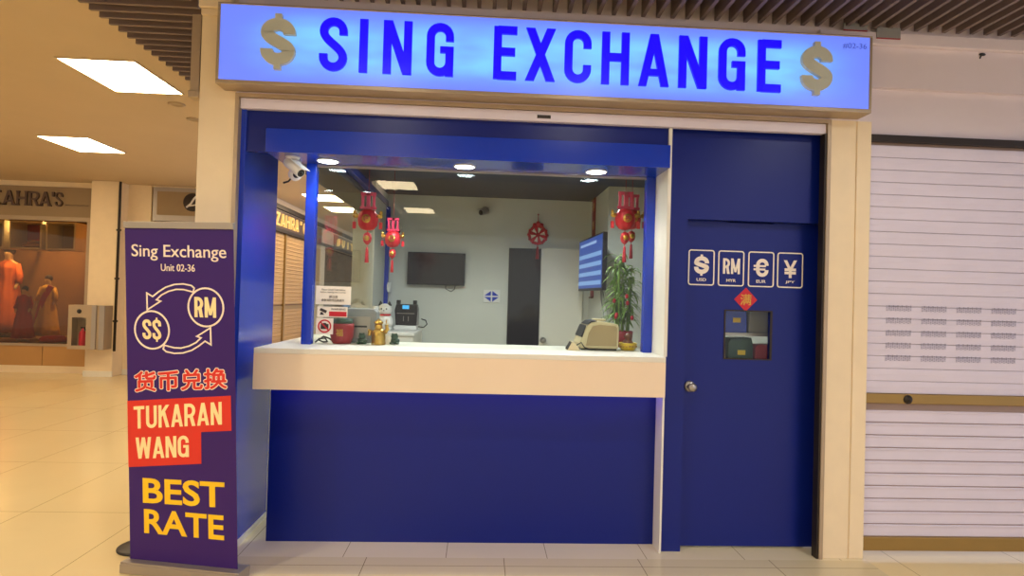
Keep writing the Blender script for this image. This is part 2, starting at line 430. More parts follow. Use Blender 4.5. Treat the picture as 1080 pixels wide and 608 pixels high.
# plaster ceiling beside and behind, with the open slat field between
struct('ceiling', MB().box(-15, -2.42, -13, 18, CEIL, CEIL + 0.3).box(-2.42, -1.75, -13, -4.6, CEIL, CEIL + 0.3).box(-1.62, 6, -13, -4.6, CEIL, CEIL + 0.3)
       .box(-2.42, -1.6, 3.6, 18, CEIL, CEIL + .3), 'plaster')
struct('trim_1', MB().box(-1.76, -1.62, -13, -4.6, CEIL - 0.12, CEIL + 0.3), 'grey_wall')
sl = MB()
y = -4.5
while y < 3.55: sl.box(-2.42, -1.72, y, y + 0.022, CEIL - 0.03, CEIL + 0.11); y += 0.1
struct('ceiling_slats', sl, 'brown_slat')
sl = MB(); x = -1.70
while x < 4.9: sl.box(x, x + 0.022, -4.5, -0.02, CEIL - 0.05, CEIL + 0.09); x += 0.0875
struct('ceiling_slats.001', sl, 'brown_slat')
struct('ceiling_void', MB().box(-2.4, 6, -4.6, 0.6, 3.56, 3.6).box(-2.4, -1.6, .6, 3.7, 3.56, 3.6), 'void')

# corner pillar, right pillar, bulkhead
struct('wall_left_pillar', MB().box(-1.60, -1.395, 0, 0.30, 0, CEIL + .3), 'cream', bevel=0.004)
struct('trim_2', MB().box(-1.395, -1.373, -0.012, 0.03, 0, 2.618).box(2.074, 2.096, -0.012, 0.03, 0, 2.618).box(-1.373, 2.074, -0.012, 0.03, 2.596, 2.618), 'alu_tan')
struct('wall_right_pillar', MB().box(2.096, 2.255, 0, 0.055, 0, 2.62).box(2.263, 2.352, 0, .055, 0, 2.62).box(2.215, 2.352, .055, .3, 0, 2.62).box(2.25, 2.27, .008, .055, 0, 2.62), 'cream', bevel=0.003)
struct('wall_front', MB().box(-1.395, 2.352, 0.0, 0.3, 2.618, 3.55).box(2.352, 6, 0, .3, 2.83, 3.55), 'grey_wall')
struct('wall_front_right', MB().box(2.352, 6, 0.035, 0.3, 2.545, 2.83), 'grey_wall')
struct('trim_3', MB().box(2.0, 6, -0.035, 0, 3.075, 3.15), 'grey_wall', bevel=0.006)
struct('trim_4', MB().box(-1.655, -1.605, 0.0, 0.06, 2.62, 3.06).box(-1.66, -1.60, -0.01, .065, 2.58, 2.62), 'alu_tan', bevel=0.004)
struct('trim_5', MB().box(-1.61, -1.42, -0.03, 0.0, 3.09, 3.17).box(-1.60, -1.44, -0.02, 0.0, 3.05, 3.09), 'cream', bevel=0.008)

# recess: blue left return, low wall behind it, white right return, soffit
struct('wall_left', MB().box(-1.395, -1.345, 0.03, 0.59, 0.034, 2.60), 'blue', bevel=0.002)
struct('baseboard_left', MB().box(-1.395, -1.338, 0.03, 0.59, 0, 0.034), 'white')
struct('wall_left_low', MB().box(-1.40, -1.345, 0.592, 3.25, 0, 1.08), 'white')
struct('wall_left_rear', MB().box(-1.07, -1.03, 2.47, 3.2, 1.13, 2.6), 'inner')
struct('wall_back', MB().box(-1.395, 2.15, 3.2, 3.3, 0, 2.75), 'inner')
struct('wall_right', MB().box(1.24, 1.30, 2.32, 3.2, 0, 2.6).box(1.24, 2.15, 2.26, 2.32, 0, 2.6).box(2.11, 2.15, 0.3, 2.26, 0, 2.6), 'inner')
struct('ceiling.001', MB().box(-1.395, 2.15, 0.31, 3.2, 2.60, 2.70), 'inner_ceil')
struct('wall_front_fascia', MB().box(-1.345, 1.135, 0.045, 0.085, 2.30, 2.60), 'blue_dark')
struct('trim_6', MB().box(-1.345, -1.07, 0.085, 3.2, 2.40, 2.46), 'inner_ceil')
struct('wall_header', MB().box(-1.22, 1.125, -0.005, 0.30, 2.29, 2.425), 'blue', bevel=0.002)
struct('wall_side_return', MB().box(1.125, 1.145, 0.03, 0.30, 1.172, 2.60).box(1.135, 1.147, 0.06, .20, 0, 1.172), 'white')
struct('wall_door_panel', MB().box(1.148, 1.272, 0.087, 0.16, 0, 2.60).box(1.272, 2.21, 0.087, 0.16, 2.005, 2.60).box(1.23, 2.25, .186, .20, 1.96, 2.10), 'blue_dark')  # last box: unseen stop added to block light above the leaf

# ---- the door
door = bpy.data.objects.new('door_1', None); COL.objects.link(door); door['kind'] = 'structure'
DY = 0.144
leaf = MB().box(1.276, 1.537, DY, DY + .04, .012, 2.0045).box(1.829, 2.205, DY, DY + .04, .012, 2.0045).box(1.537, 1.829, DY, DY + .04, .012, 1.16).box(1.537, 1.829, DY, DY + .04, 1.456, 1.998)
struct('trim_shade', MB().box(2.062, 2.074, -.004, .05, 0, 2.535), 'dark_metal')  # dark strip added to put shade into the door reveal
leaf.build('door_leaf', 'blue_dark', door, kind='structure')
MB().box(1.537, 1.829, DY + .012, DY + .018, 1.16, 1.456).build('door_pane', 'pane', door, kind='structure')
fr = MB()
for a in ((1.532, 1.541, 1.155, 1.461), (1.822, 1.836, 1.155, 1.461), (1.541, 1.822, 1.155, 1.163), (1.541, 1.822, 1.453, 1.461)): fr.box(a[0], a[1], DY - .004, DY, a[2], a[3])
fr.build('pane_frame', 'dark_metal', door, kind='structure')
h = MB().lathe([(.0, 0), (.034, 0), (.034, .008), (.026, .012), (.012, .016), (.012, .04), (.022, .046), (.027, .056), (.025, .066), (.012, .072), (0, .073)], (1.325, DY, .985), 20, axis='Y')
h.build('door_handle', 'steel', door, kind='structure')

# ---- counter glass
win = bpy.data.objects.new('window_1', None); COL.objects.link(win); win['kind'] = 'structure'
MB().box(-1.008, 1.068, .30, .307, 1.172, 2.285).build('glass_pane', 'pane', win, kind='structure')
MB().box(-1.066, -1.006, .275, .335, 1.172, 2.29).build('window_post', 'blue', win, kind='structure', bevel=.002)
MB().box(1.066, 1.124, .275, .335, 1.172, 2.29).build('window_post', 'blue', win, kind='structure', bevel=.002)
MB().box(-1.006, 1.066, .292, .316, 2.276, 2.288).build('window_rail', 'alu', win, kind='structure')
w2 = bpy.data.objects.new('window_2', None); COL.objects.link(w2); w2['kind'] = 'structure'
MB().box(-1.043, -1.036, .335, 2.47, 1.172, 2.40).build('glass_pane', 'side_pane', w2, kind='structure')
MB().box(-1.03, -.985, 3.14, 3.198, 1.13, 2.45).build('window_post', 'blue', w2, kind='structure')
MB().box(-1.065, -1.015, .31, 3.2, 2.46, 2.52).build('window_rail', 'blue', w2, kind='structure')

# ================================================================ LARGE THINGS
# ---- sign box
sg = thing('shop_sign', 'wide backlit blue sign box with dark blue capitals between two dollar symbols above the counter', 'sign', (0.40, -0.055, 2.627))
SX0, SX1, SZ0, SZ1, SYF = -1.458, 2.262, 2.627, 3.078, -0.13
MB().box(SX0 + .016, SX1 - .016, SYF + .004, 0.0, SZ0 + .024, SZ1 - .01).build('sign_face', 'sign_face', sg, world=True)
MB().box(SX0, SX1, SYF, -.001, SZ0, SZ0 + .024).box(SX0, SX1, SYF, -.001, SZ1 - .01, SZ1).box(SX0, SX0 + .016, SYF, -.001, SZ0 + .024, SZ1 - .01).box(SX1 - .016, SX1, SYF, -.001, SZ0 + .024, SZ1 - .01).build('sign_frame', 'alu_tan', sg, world=True, bevel=.003)
LET = [('S', -.899, -.747), ('I', -.681, -.635), ('N', -.55, -.392), ('G', -.311, -.16), ('E', .063, .193), ('X', .243, .411), ('C', .464, .615), ('H', .675, .832), ('A', .888, 1.062), ('N', 1.118, 1.281), ('G', 1.350, 1.504), ('E', 1.578, 1.714)]
for ch, a, b in LET:
    put_glyph(MB(), ch, a, 2.721, b - a, .297, .045, front(SYF), -.012, .006).build('letter', 'letter', sg, world=True)
for a, b in ((-1.215, -1.028), (1.832, 2.014)):
    put_glyph(MB(), '$', a, 2.712, b - a, .308, .066, front(SYF), -.02, .006).build('dollar_symbol', 'sign_grey', sg, world=True)
put_text(MB(), '#02-36', 2.085, 2.228, 2.997, 3.032, front(SYF), .002, .006).build('unit_number', 'sign_ink', sg, world=True)

# ---- rolled up shutter over the opening
rs = thing('roller_shutter', 'grey roller shutter rolled up above the blue front with only its bottom bar showing', 'shutter', (.35, .02, 2.535))
MB().box(-1.372, 2.073, .004, .044, 2.535, 2.595).build('bottom_bar', 'shutter', rs, world=True, bevel=.004)
MB().box(.33, .41, .002, .01, 2.552, 2.572).build('lock', 'dark_metal', rs, world=True)

# ---- counter
ct = thing('counter', 'white topped counter with cream apron and navy blue front panel below the glass', 'counter', (-.05, .19, 0))
MB().box(-1.24, 1.125, -.018, .64, 1.142, 1.172).box(-1.235, -.90, .64, 2.27, 1.142, 1.172).build('countertop', 'white', ct, world=True, bevel=.003)
MB().box(-1.24, 1.125, -.018, .03, .937, 1.142).box(-1.24, -1.2, .03, .6, .937, 1.142).build('apron', 'counter', ct, world=True, bevel=.002)
MB().box(-1.207, 1.134, .19, .24, 0, 1.142).build('front_panel', 'blue_dark', ct, world=True, bevel=.001)
MB().box(-1.19, 1.115, .06, .075, .985, .997).box(-1.19, 1.115, .03, .19, .997, 1.0).build('led_strip', 'led', ct, world=True)

# ---- banner stand
BY = -.193
bn = thing('rollup_banner', 'tall purple roll-up banner with exchange arrows and yellow words left of the counter', 'banner', (-1.775, -.195, 0), BY)
TL, LN = .025, .042
def bp(u, v, d): return (u - TL * v, -sin(LN) * v * cos(0) + d, .055 + v * cos(LN))
MB().prism([(0, -.01), (.612, -.01), (.612, 1.751), (0, 1.751)], bp, 0, .003).build('banner_sheet', 'purple', bn)
MB().prism([(-.004, 1.748), (.616, 1.748), (.616, 1.782), (-.004, 1.782)], bp, -.008, .012).build('top_bar', 'alu', bn, bevel=.002)
MB().box(-.02, .645, -.045, .06, .004, .06).box(-.02, .645, -.05, -.045, .004, .05).build('base_cassette', 'alu', bn, bevel=.004)
MB().lathe([(.0, 0), (.125, 0), (.125, .008), (.115, .012), (0, .012)], (-.148, .262, .002), 28).build('foot', 'black', bn)
MB().prism([(-.10, .20), (-.06, .17), (.03, .05), (-.01, .05)], lambda u, v, d: (u, v, d), .004, .012).build('foot_arm', 'black', bn)
MB().tube([(.30, .062, .05), (.28, .035, .9), (.262, -.05, 1.79)], .008).build('pole', 'alu', bn)
D0, D1 = -.0022, 0
put_text(MB(), 'Sing Exchange', .038, .572, 1.582, 1.665, bp, D0, D1, .004).build('lettering', 'b_white', bn)
put_text(MB(), 'Unit 02-36', .205, .397, 1.529, 1.566, bp, D0, D1, .004).build('lettering', 'b_white', bn)
for cx, cv in ((.455, 1.348), (.148, 1.221)):
    MB().strip(arc(cx, cv, .098, .098, 0, 360, 40)[:-1], .009, bp, D0, D1, True).build('circle_outline', 'b_white', bn)
put_word(MB(), 'RM', .392, .512, 1.296, .104, .0165, bp, D0, D1, .18).build('currency_code', 'b_cream', bn)
mb = MB(); put_glyph(mb, 'S', .094, 1.171, .05, .104, .016, bp, D0, D1); put_glyph(mb, '$', .151, 1.160, .05, .126, .016, bp, D0, D1); mb.build('currency_code', 'b_cream', bn)
def arrow(flip):
    # outer and inner arcs of a curved arrow, drawn as one closed outline
    o = [(.385, 1.425), (.392, 1.445), (.375, 1.458), (.33, 1.465), (.28, 1.461), (.23, 1.445), (.19, 1.421), (.155, 1.395), (.122, 1.412), (.123, 1.325), (.200, 1.372), (.177, 1.379), (.205, 1.404), (.245, 1.424), (.29, 1.436), (.33, 1.436), (.37, 1.428)]
    if flip: o = [(.603 - u, 2.569 - v) for u, v in o]
    return MB().strip(o, .0075, bp, D0, D1, True)
arrow(False).build('arrow', 'b_white', bn); arrow(True).build('arrow', 'b_white', bn)
SH = .083
def cjk(mb, ofs, d0, d1):
    for k in range(8 if ofs > .004 else 4):
        a = 2 * pi * k / (8 if ofs > .004 else 4) + .39; du, dv = ofs * cos(a), ofs * sin(a)
        put_text(mb, '货币兑换', .044 + du, .565 + du, .894 + dv, .996 + dv, bp, d0 - .00003 * k, d1, 0, SH)
    return mb
cjk(MB(), .0075, -.0008, D1).build('lettering_outline', 'b_white', bn)
cjk(MB(), .0030, -.0022, -.0011).build('lettering', 'b_red', bn)
MB().prism([(-.001, .492), (.418, .538), (.419, .703), (.589, .720), (.587, .900), (-.001, .842)], bp, -.0012, D1).build('red_block', 'b_red', bn)
put_word(MB(), 'TUKARAN', .036, .537, .697, .117, .0172, bp, -.003, -.0012, .16, .104).build('lettering', 'b_cream', bn)
put_word(MB(), 'WANG', .045, .349, .539, .112, .0172, bp, -.003, -.0012, .14, .10).build('lettering', 'b_cream', bn)
put_text(MB(), 'BEST', .081, .546, .308, .442, bp, D0, D1, .022, .02).build('lettering', 'b_yellow', bn)
put_text(MB(), 'RATE', .086, .540, .150, .278, bp, D0, D1, .022, .0).build('lettering', 'b_yellow', bn)

# ---- neighbour's closed shutter on the right
ns = thing('roller_shutter', 'closed grey slatted roller shutter of the neighbouring shop right of the cream pillar', 'shutter', (3.6, .05, 0))
up = MB(); z = .982; k = 0
while z < 2.51:
    p = [(.0, z + .0015), (-.006, z + .0025), (-.007, z + .036), (-.008, z + .039), (-.008, z + .068), (-.006, z + .0745), (.0, z + .0755)]
    if z + .0735 > 2.545: break
    up.prism([(a, b) for a, b in p], lambda u, v, d: (d, .045 + u, v), 2.354, 5.9); z += .0755
up.build('upper_slats', 'shutter', ns, world=True)
lo = MB(); z = .118
while z + .0735 < .925:
    lo.prism([(0, z + .002), (-.004, z + .006), (-.004, z + .058), (-.009, z + .062), (-.009, z + .070), (0, z + .0735)], lambda u, v, d: (d, .045 + u, v), 2.354, 5.9); z += .0765
lo.build('lower_slats', 'shutter', ns, world=True)
MB().box(2.354, 5.9, .046, .05, .1, 2.545).build('slat_joints', 'shutter_gap', ns, world=True)
MB().box(2.354, 5.9, .022, .05, .924, .982).build('lock_rail', 'gold_rail', ns, world=True, bevel=.003)
MB().box(2.354, 5.9, .022, .05, .04, .12).build('bottom_rail', 'gold_rail', ns, world=True, bevel=.003)
MB().lathe([(0, 0), (.028, 0), (.026, .006), (.012, .008), (.012, .016), (0, .017)], (2.625, .022, .95), 16, axis='Y').build('lock', 'dark_metal', ns, world=True)
MB().box(2.354, 5.9, .0, .034, 2.505, 2.545).build('guide_box', 'dark_metal', ns, world=True)
pf = MB()
for r in range(5):
    z0 = 1.172 + r * .0755
    for cx in range(8):
        x0 = 2.49 + cx * .222
        for a in range(12):
            for b in range(4):
                pf.box(x0 + a * .0135, x0 + a * .0135 + .0075, .0335, .0365, z0 + .010 + b * .0088 + (a % 2) * .003, z0 + .0145 + b * .0088 + (a % 2) * .003)
pf.build('perforations', 'perf', ns, world=True, kind='stuff')

# ================================================================ LAMPS
def panel_light(loc, label, watts=0):
    t = thing('ceiling_light', label, 'ceiling light', loc, 0, 'square ceiling panels')
    w, d = .285, .37
    MB().box(-w, w, -d, d, -.004, .004).build('diffuser', 'lamp', t)
    MB().box(-w - .012, w + .012, -d - .012, -d, -.006, .02).box(-w - .012, w + .012, d, d + .012, -.006, .02).box(-w - .012, -w, -d, d, -.006, .02).box(w, w + .012, -d, d, -.006, .02).build('frame', 'plaster', t)
    return t
PL = [((-2.945, 1.585), 'nearer of the two square lit ceiling panels left of the sign'),
      ((-4.89, 4.12), 'farther square lit ceiling panel towards the clothes shop'),
      ((-2.90, 7.65), 'lit ceiling panel in the side corridor, seen beside the blue glass post'),
      ((-2.90, 9.15), 'lit ceiling panel deep in the side corridor, seen through the counter glass'),
      ((-1.33, -5.47), 'lit ceiling panel in front of the shop, mirrored high in the counter glass'),
      ((-1.27, -8.25), 'lit ceiling panel farther in front, mirrored as the second strip in the glass'),
      ((-4.9, -1.2), 'lit ceiling panel in the hall left of the viewpoint'),
      ((-7.2, 1.6), 'lit ceiling panel over the far left of the hall'),
      ((-7.2, 4.6), 'lit ceiling panel before the clothes shop window'),
      ((4.1, -5.4), 'unseen cool ceiling panel added to light the neighbouring shutter'),  # both right-hand panels are added out of view as fill light
      ((4.1, -8.2), 'second unseen cool panel added farther in front to light the shutter'),
      ((-4.9, -5.4), 'lit ceiling panel behind the viewpoint on the left')]
p0 = None
for (x, y), lb in PL:
    if p0 is None: p0 = panel_light((x, y, CEIL - .0045), lb)
    else: copy_thing(p0, (x, y, CEIL - .0045), lb)
    if x > 3:
        for o in [q for q in COL.objects if q.name.startswith('diffuser')][-1:]: o.data = o.data.copy(); o.data.materials[0] = M['fill_cool']

def spot(parent, loc, watts, size, blend=.6, color=(.95, .99, 1.0), r=.05):
    l = bpy.data.lights.new('downlight_lamp', 'SPOT'); l.energy = watts; l.spot_size = radians(size); l.spot_blend = blend; l.color = color; l.shadow_soft_size = r
    o = bpy.data.objects.new('downlight_lamp', l); COL.objects.link(o); o.parent = parent; o.location = loc
    return o
def downlight(loc, label, watts, size, group):
    t = thing('downlight', label, 'downlight', loc, 0, group)
    MB().lathe([(.068, 0), (.068, -.004), (.060, -.008), (.056, -.004), (.056, 0)], (0, 0, 0), 28).build('trim_ring', 'white_pl', t)
    MB().lathe([(0, -.005), (.056, -.005), (.056, -.001), (0, -.001)], (0, 0, 0), 28).build('lens', 'down', t)
    spot(t, (0, 0, -.03), watts, size)
    return t
for x, lb in ((-.912, 'leftmost of three round downlights under the blue header'), (-.09, 'middle round downlight under the blue header'), (.72, 'rightmost of three round downlights under the blue header')):
    downlight((x, .175, 2.2895), lb, SPOT_WATTS, 130, 'downlights under the header')
for x, y, lb in ((-.55, 1.35, 'round downlight in the booth ceiling above the left hanging lanterns'), (.1, 1.35, 'round downlight in the middle of the booth ceiling'), (.8, 1.35, 'round downlight in the booth ceiling above the screen side')):
    downlight((x, y, 2.5995), lb, ROOM_WATTS, 160, 'downlights inside the booth')

for x, y, z, lb in ((-2.60, -6.2, CEIL, 'round mall downlight mirrored at the far left of the counter glass'), (-1.95, -6.2, CEIL, 'round mall downlight mirrored behind the nearer left lantern'), (-1.85, -8.1, CEIL, 'round mall downlight mirrored beside the inner corner post'),
                  (-2.9, -2.6, CEIL, 'added unseen downlight lighting the shop front from left of the viewpoint'), (2.9, -5.0, CEIL, 'added unseen downlight lighting the shop front from right of the viewpoint'), (3.6, -5.0, CEIL, 'added unseen downlight lighting the neighbouring shutter'),  # this row: unseen lamps added to brighten the shop front
                  (-.75, -1.5, CEIL - .05, 'added unseen downlight under the slats before the counter, left one'), (.75, -1.5, CEIL - .05, 'added unseen downlight under the slats before the counter, right one'), (2.6, -1.5, CEIL - .05, 'added unseen downlight under the slats before the cream pillar')):  # added out of view to light the threshold floor and front
    t = downlight((x, y, z - .0005), lb, 1, 150, 'mall downlights before the shop')
    t.scale = (1.3, 1.3, 1.0)
    q = [c for c in t.children if c.type == 'LIGHT'][0]; q.data.energy = MALL_WATTS if y < -2 else 45; q.data.color = (1, .94, .88) if 2.5 < x < 2.8 else (1, .90, .73) if x < 3.2 else (.95, .93, 1.0); q.data.shadow_soft_size = .08
for x, y, lb in ((-2.87, 2.28, 'small round ceiling fitting nearest the square panel beside the pillar'), (-2.94, 2.78, 'small round ceiling fitting half hidden by the pillar edge')):
    t = thing('ceiling_fitting', lb, 'ceiling fitting', (x, y, CEIL), 0, 'small round ceiling fittings')
    MB().lathe([(.075, 0), (.075, -.006), (.055, -.012), (.045, -.004), (0, -.004)], (0, 0, 0), 24).build('rim', 'alu_tan', t)

# ================================================================ LEFT HALL: clothes shop, pillar, cabinet
ZY = 7.0
struct('wall_hall', MB().box(-15, -6.55, ZY, ZY + .15, 3.13, CEIL).box(-15, -6.5, ZY, ZY + .1, .0, .12).box(-6.15, -5.60, ZY, ZY + .3, 0, CEIL).box(-5.62, -3.8, ZY + .0, ZY + .2, 3.19, CEIL).box(-4.62, -3.8, ZY, ZY + .3, 0, CEIL), 'cream')
struct('wall_hall_pillar', MB().box(-6.42, -5.98, 6.72, ZY + .3, 0, CEIL), 'cream', bevel=.01)
struct('baseboard_hall', MB().box(-6.43, -5.97, 6.70, 6.72, 0, .09).box(-5.97, -5.6, 6.98, 7.0, 0, .09), 'white')
cb = thing('clothes_shop_sign', 'brown clothes shop fascia with dark serif letters over the window at far left', 'sign', (-8.5, ZY, 2.63))
MB().box(-15, -6.56, ZY - .02, ZY + .1, 2.63, 3.13).build('fascia', 'zsign', cb, world=True)
def serif(mb, ch, u, v, w, hgt, fn):
    t = w * .2; put_glyph(mb, ch, u, v, w, hgt, t, fn, -.03, 0)
    if ch in 'AHR':
        for x in ((.1, .9)): mb.prism([(u + w * x - w * .16, v), (u + w * x + w * .16, v), (u + w * x + w * .16, v + .02), (u + w * x - w * .16, v + .02)], fn, -.03, 0)
        if ch != 'A':
            for x in ((.1, .9) if ch == 'H' else (.1,)): mb.prism([(u + w * x - w * .16, v + hgt - .02), (u + w * x + w * .16, v + hgt - .02), (u + w * x + w * .16, v + hgt), (u + w * x - w * .16, v + hgt)], fn, -.03, 0)
for ch, u, w in (('Z', -8.22, .19), ('A', -7.99, .19), ('H', -7.77, .17), ('R', -7.565, .15), ('A', -7.40, .18), ("'", -7.205, .04), ('S', -7.15, .12)):
    mb = MB(); serif(mb, ch, u, 2.80, w, .24, front(ZY - .02)); mb.build('letter', 'zletter', cb, world=True)
MB().tube([(-7.0 + .02 * k, ZY - .022, 2.83 + (.014 if k % 2 else -.012) * (1 - .3 * (k % 3))) for k in range(20)], .005, 6).build('script_line', 'zletter', cb, world=True)
struct('window_3', MB().box(-15, -6.60, ZY + .03, ZY + .04, .47, 2.56), 'shop_glass')
struct('trim_7', MB().box(-15, -6.56, ZY - .03, ZY + .08, 2.56, 2.63).box(-15, -6.56, ZY - .02, ZY + .08, .45, .49).box(-6.63, -6.56, ZY - .02, ZY + .08, .49, 2.56), 'alu_tan')
struct('wall_hall_base', MB().box(-15, -7.29, ZY, ZY + .08, .12, .45).box(-7.28, -6.56, ZY, ZY + .08, .12, .45), 'zbase')
struct('wall_boutique', MB().box(-15, -6.56, 8.8, 8.9, 0, 3.2).box(-15, -6.56, ZY + .1, 8.8, 2.9, 3.0).box(-6.60, -6.56, ZY + .1, 8.8, 0, 2.95).box(-15, -6.60, ZY + .1, 8.8, .40, .49), 'zwall')
for x in (-8.4, -7.1):  # hidden lamps added to brighten the clothes shop window
    t = thing('downlight', 'added warm lamp hidden behind the fascia over the %s of the clothes shop window' % ('left part' if x < -8 else 'right part'), 'downlight', (x, ZY + .75, 2.8995), 0, 'added boutique lamps')
    MB().lathe([(.068, 0), (.068, -.004), (.060, -.008), (.056, -.004), (.056, 0)], (0, 0, 0), 28).build('trim_ring', 'white_pl', t)
    MB().lathe([(0, -.005), (.056, -.005), (.056, -.001), (0, -.001)], (0, 0, 0), 28).build('lens', 'lamp', t)
    l_ = bpy.data.lights.new('downlight_lamp', 'SPOT'); l_.energy = 230; l_.spot_size = radians(165); l_.spot_blend = .6; l_.color = (1, .72, .36); l_.shadow_soft_size = .06
    lo_ = bpy.data.objects.new('downlight_lamp', l_); COL.objects.link(lo_); lo_.parent = t; lo_.location = (0, 0, -.03)
for x, wdt, kind in ((-8.56, .62, 0), (-7.89, .54, 1), (-7.30, .5, 0)):
    t = thing('display_cube', ['white framed display cube high in the clothes shop window, leftmost', 'open white display cube with folded cloth above the orange dress', 'white framed display cube high in the window beside the pillar'][(x > -8) + (x > -7.5)], 'shelf', (x, ZY + .55, 2.09), 0, 'display cubes in the clothes shop')
    w = wdt / 2
    MB().box(-w, w, -.2, .2, 0, .03).box(-w, w, -.2, .2, .46, .49).box(-w, -w + .03, -.2, .2, .03, .46).box(w - .03, w, -.2, .2, .03, .46).build('cube_frame', 'white', t)
    MB().box(-w + .03, w - .03, .17, .2, .03, .46).build('back_panel', 'red_cloth' if kind else 'zsign', t)
    MB().box(-.01, .01, .2, 1.23, .3, .34).build('bracket', 'dark_metal', t)
t = tag(MB().ball((0, 0, .04), (.16, .12, .045)).ball((.02, 0, .1), (.11, .1, .035)).build('folded_cloth', 'tan_cloth'), 'folded tan cloth lying in the open display cube', 'cloth'); t.location = (-7.88, ZY + .5, 2.124)

def mannequin(name, loc, s, dress, sash, label, seated=False):
    t = thing(name, label, 'mannequin', loc)
    P = [(0, 0, 1.0), (0, 0, 1.2), (0, 0, 1.42), (0, 0, 1.52), (0, -.01, 1.60), (0, -.01, 1.70), (.16, 0, 1.40), (.23, -.02, 1.15), (.22, -.12, .93), (-.16, 0, 1.40), (-.24, 0, 1.14), (-.23, -.06, .88), (.08, 0, .9), (.08, 0, .45), (.08, -.02, .06), (-.08, 0, .9), (-.08, 0, .45), (-.08, -.02, .06)]
    E = [(0, 1), (1, 2), (2, 3), (3, 4), (4, 5), (2, 6), (6, 7), (7, 8), (2, 9), (9, 10), (10, 11), (0, 12), (12, 13), (13, 14), (0, 15), (15, 16), (16, 17)]
    R = [.13, .11, .12, .045, .085, .075, .05, .038, .025, .05, .038, .025, .08, .055, .04, .08, .055, .04]
    skin('body', [tuple(c * s for c in p) for p in P], E, [r * s for r in R], 'skin_m', t, 1)
    MB().lathe([(.30 * s, .1 * s), (.27 * s, .3 * s), (.22 * s, .7 * s), (.165 * s, 1.0 * s), (.15 * s, 1.15 * s), (.185 * s, 1.32 * s), (.17 * s, 1.42 * s), (.06 * s, 1.50 * s)], (0, 0, 0), 40, 10, .05).build('dress', dress, t)
    for sd in (1, -1): MB().tube([(sd * .15 * s, 0, 1.42 * s), (sd * .225 * s, -.01 * s, 1.2 * s), (sd * .235 * s, -.06 * s, 1.05 * s)], [.06 * s, .055 * s, .06 * s]).build('sleeve', dress, t)
    MB().ball((0, .015 * s, 1.68 * s), (.095 * s, .09 * s, .1 * s)).build('hair', 'skin_dark', t)
    if sash:
        MB().strip([(-.24 * s, .25 * s), (-.1 * s, .8 * s), (.02 * s, 1.15 * s), (.18 * s, 1.46 * s)], .13 * s, lambda u, v, d: (u, -.20 * s + d + abs(u) * .2, v), 0, .02).build('sash', sash, t)
    MB().lathe([(.0, 0), (.17 * s, 0), (.16 * s, .015), (0, .02)], (0, 0, 0), 24).build('stand_plate', 'steel', t)
    return t
mannequin('mannequin', (-8.75, ZY + 1.15, .492), .95, 'orange_cloth', None, 'tallest mannequin in a long orange dress standing in the clothes shop window')
mannequin('mannequin', (-7.87, ZY + .36, .492), .54, 'red_cloth', None, 'child size mannequin in a dark red dress between the orange and yellow outfits')
mannequin('mannequin', (-7.83, ZY + .86, .492), .66, 'yellow_cloth', 'pink_cloth', 'mannequin in a yellow draped outfit with red sash beside the fire cabinet')
mannequin('mannequin', (-8.62, ZY + .36, .492), .60, 'tan_cloth', None, 'short mannequin in tan clothes at the left edge of the photo')
tag(MB().lathe([(.0, 0), (.18, 0), (.2, .05), (.16, .10), (0, .11)], (-7.36, ZY + .36, .492), 24).build('red_cushion', 'red_cloth'), 'low red cushion on the window floor at the foot of the yellow outfit', 'cushion')

# fire cabinet
fc = thing('fire_cabinet', 'grey metal fire cabinet with a glazed door fixed to the hall pillar', 'cabinet', (-6.40, 6.72, .47))
X0, X1, Z0, Z1, YA = -6.56, -6.00, .46, 1.17, 6.50
MB().box(X0, X1, 6.70, 6.72, Z0, Z1).box(X0, X0 + .02, YA + .02, 6.70, Z0, Z1).box(X0 + .30, X1, YA + .02, 6.70, Z0, Z1).box(X0 + .02, X0 + .30, YA + .02, 6.70, Z0, Z0 + .02).box(X0 + .02, X0 + .30, YA + .02, 6.70, Z1 - .02, Z1).build('body', 'alu_tan', fc, world=True)
dr = MB().box(X0, X0 + .06, YA, YA + .02, Z0, Z1).box(X0 + .28, X0 + .36, YA, YA + .02, Z0, Z1).box(X0 + .06, X0 + .28, YA, YA + .02, Z0, Z0 + .06).box(X0 + .06, X0 + .28, YA, YA + .02, Z1 - .2, Z1).build('door', 'alu_tan', fc, world=True)
MB().lathe([(0, 0), (.035, 0), (.035, .008), (0, .009)], (X0 + .17, YA, Z1 - .1), 16, axis='Y').build('lock', 'black', dr, world=True)
MB().box(X0 + .36, X0 + .43, YA, YA + .02, Z0, Z1).box(X0 + .48, X1, YA, YA + .02, Z0, Z1).build('side_door', 'alu', fc, world=True)
MB().box(X0 + .06, X0 + .28, YA + .012, YA + .016, Z0 + .06, Z1 - .2).build('door_pane', 'side_pane', dr, world=True)
fe = thing('fire_extinguisher', 'red fire extinguisher inside the grey fire cabinet', 'extinguisher', (X0 + .16, 6.62, Z0 + .021))
MB().lathe([(0, 0), (.05, 0), (.052, .02), (.052, .22), (.04, .26), (.016, .28), (.016, .31), (0, .31)], (0, 0, 0), 20).build('cylinder', 'red', fe)
MB().box(-.03, .03, -.01, .01, .31, .33).tube([(.02, 0, .32), (.06, 0, .25), (.055, 0, .08)], .008).build('valve_and_hose', 'black', fe)
tag(MB().tube([(-5.95, 6.71, .42), (-5.95, 6.71, 3.16), (-5.95, 6.71, 3.215)], .02).box(-5.98, -5.92, 6.69, 6.73, .9, .93).box(-5.98, -5.92, 6.69, 6.73, 1.6, 1.63).box(-5.98, -5.92, 6.69, 6.73, 2.4, 2.43).build('conduit', 'dark_metal'), 'dark vertical pipe running down the right edge of the hall pillar', 'pipe')

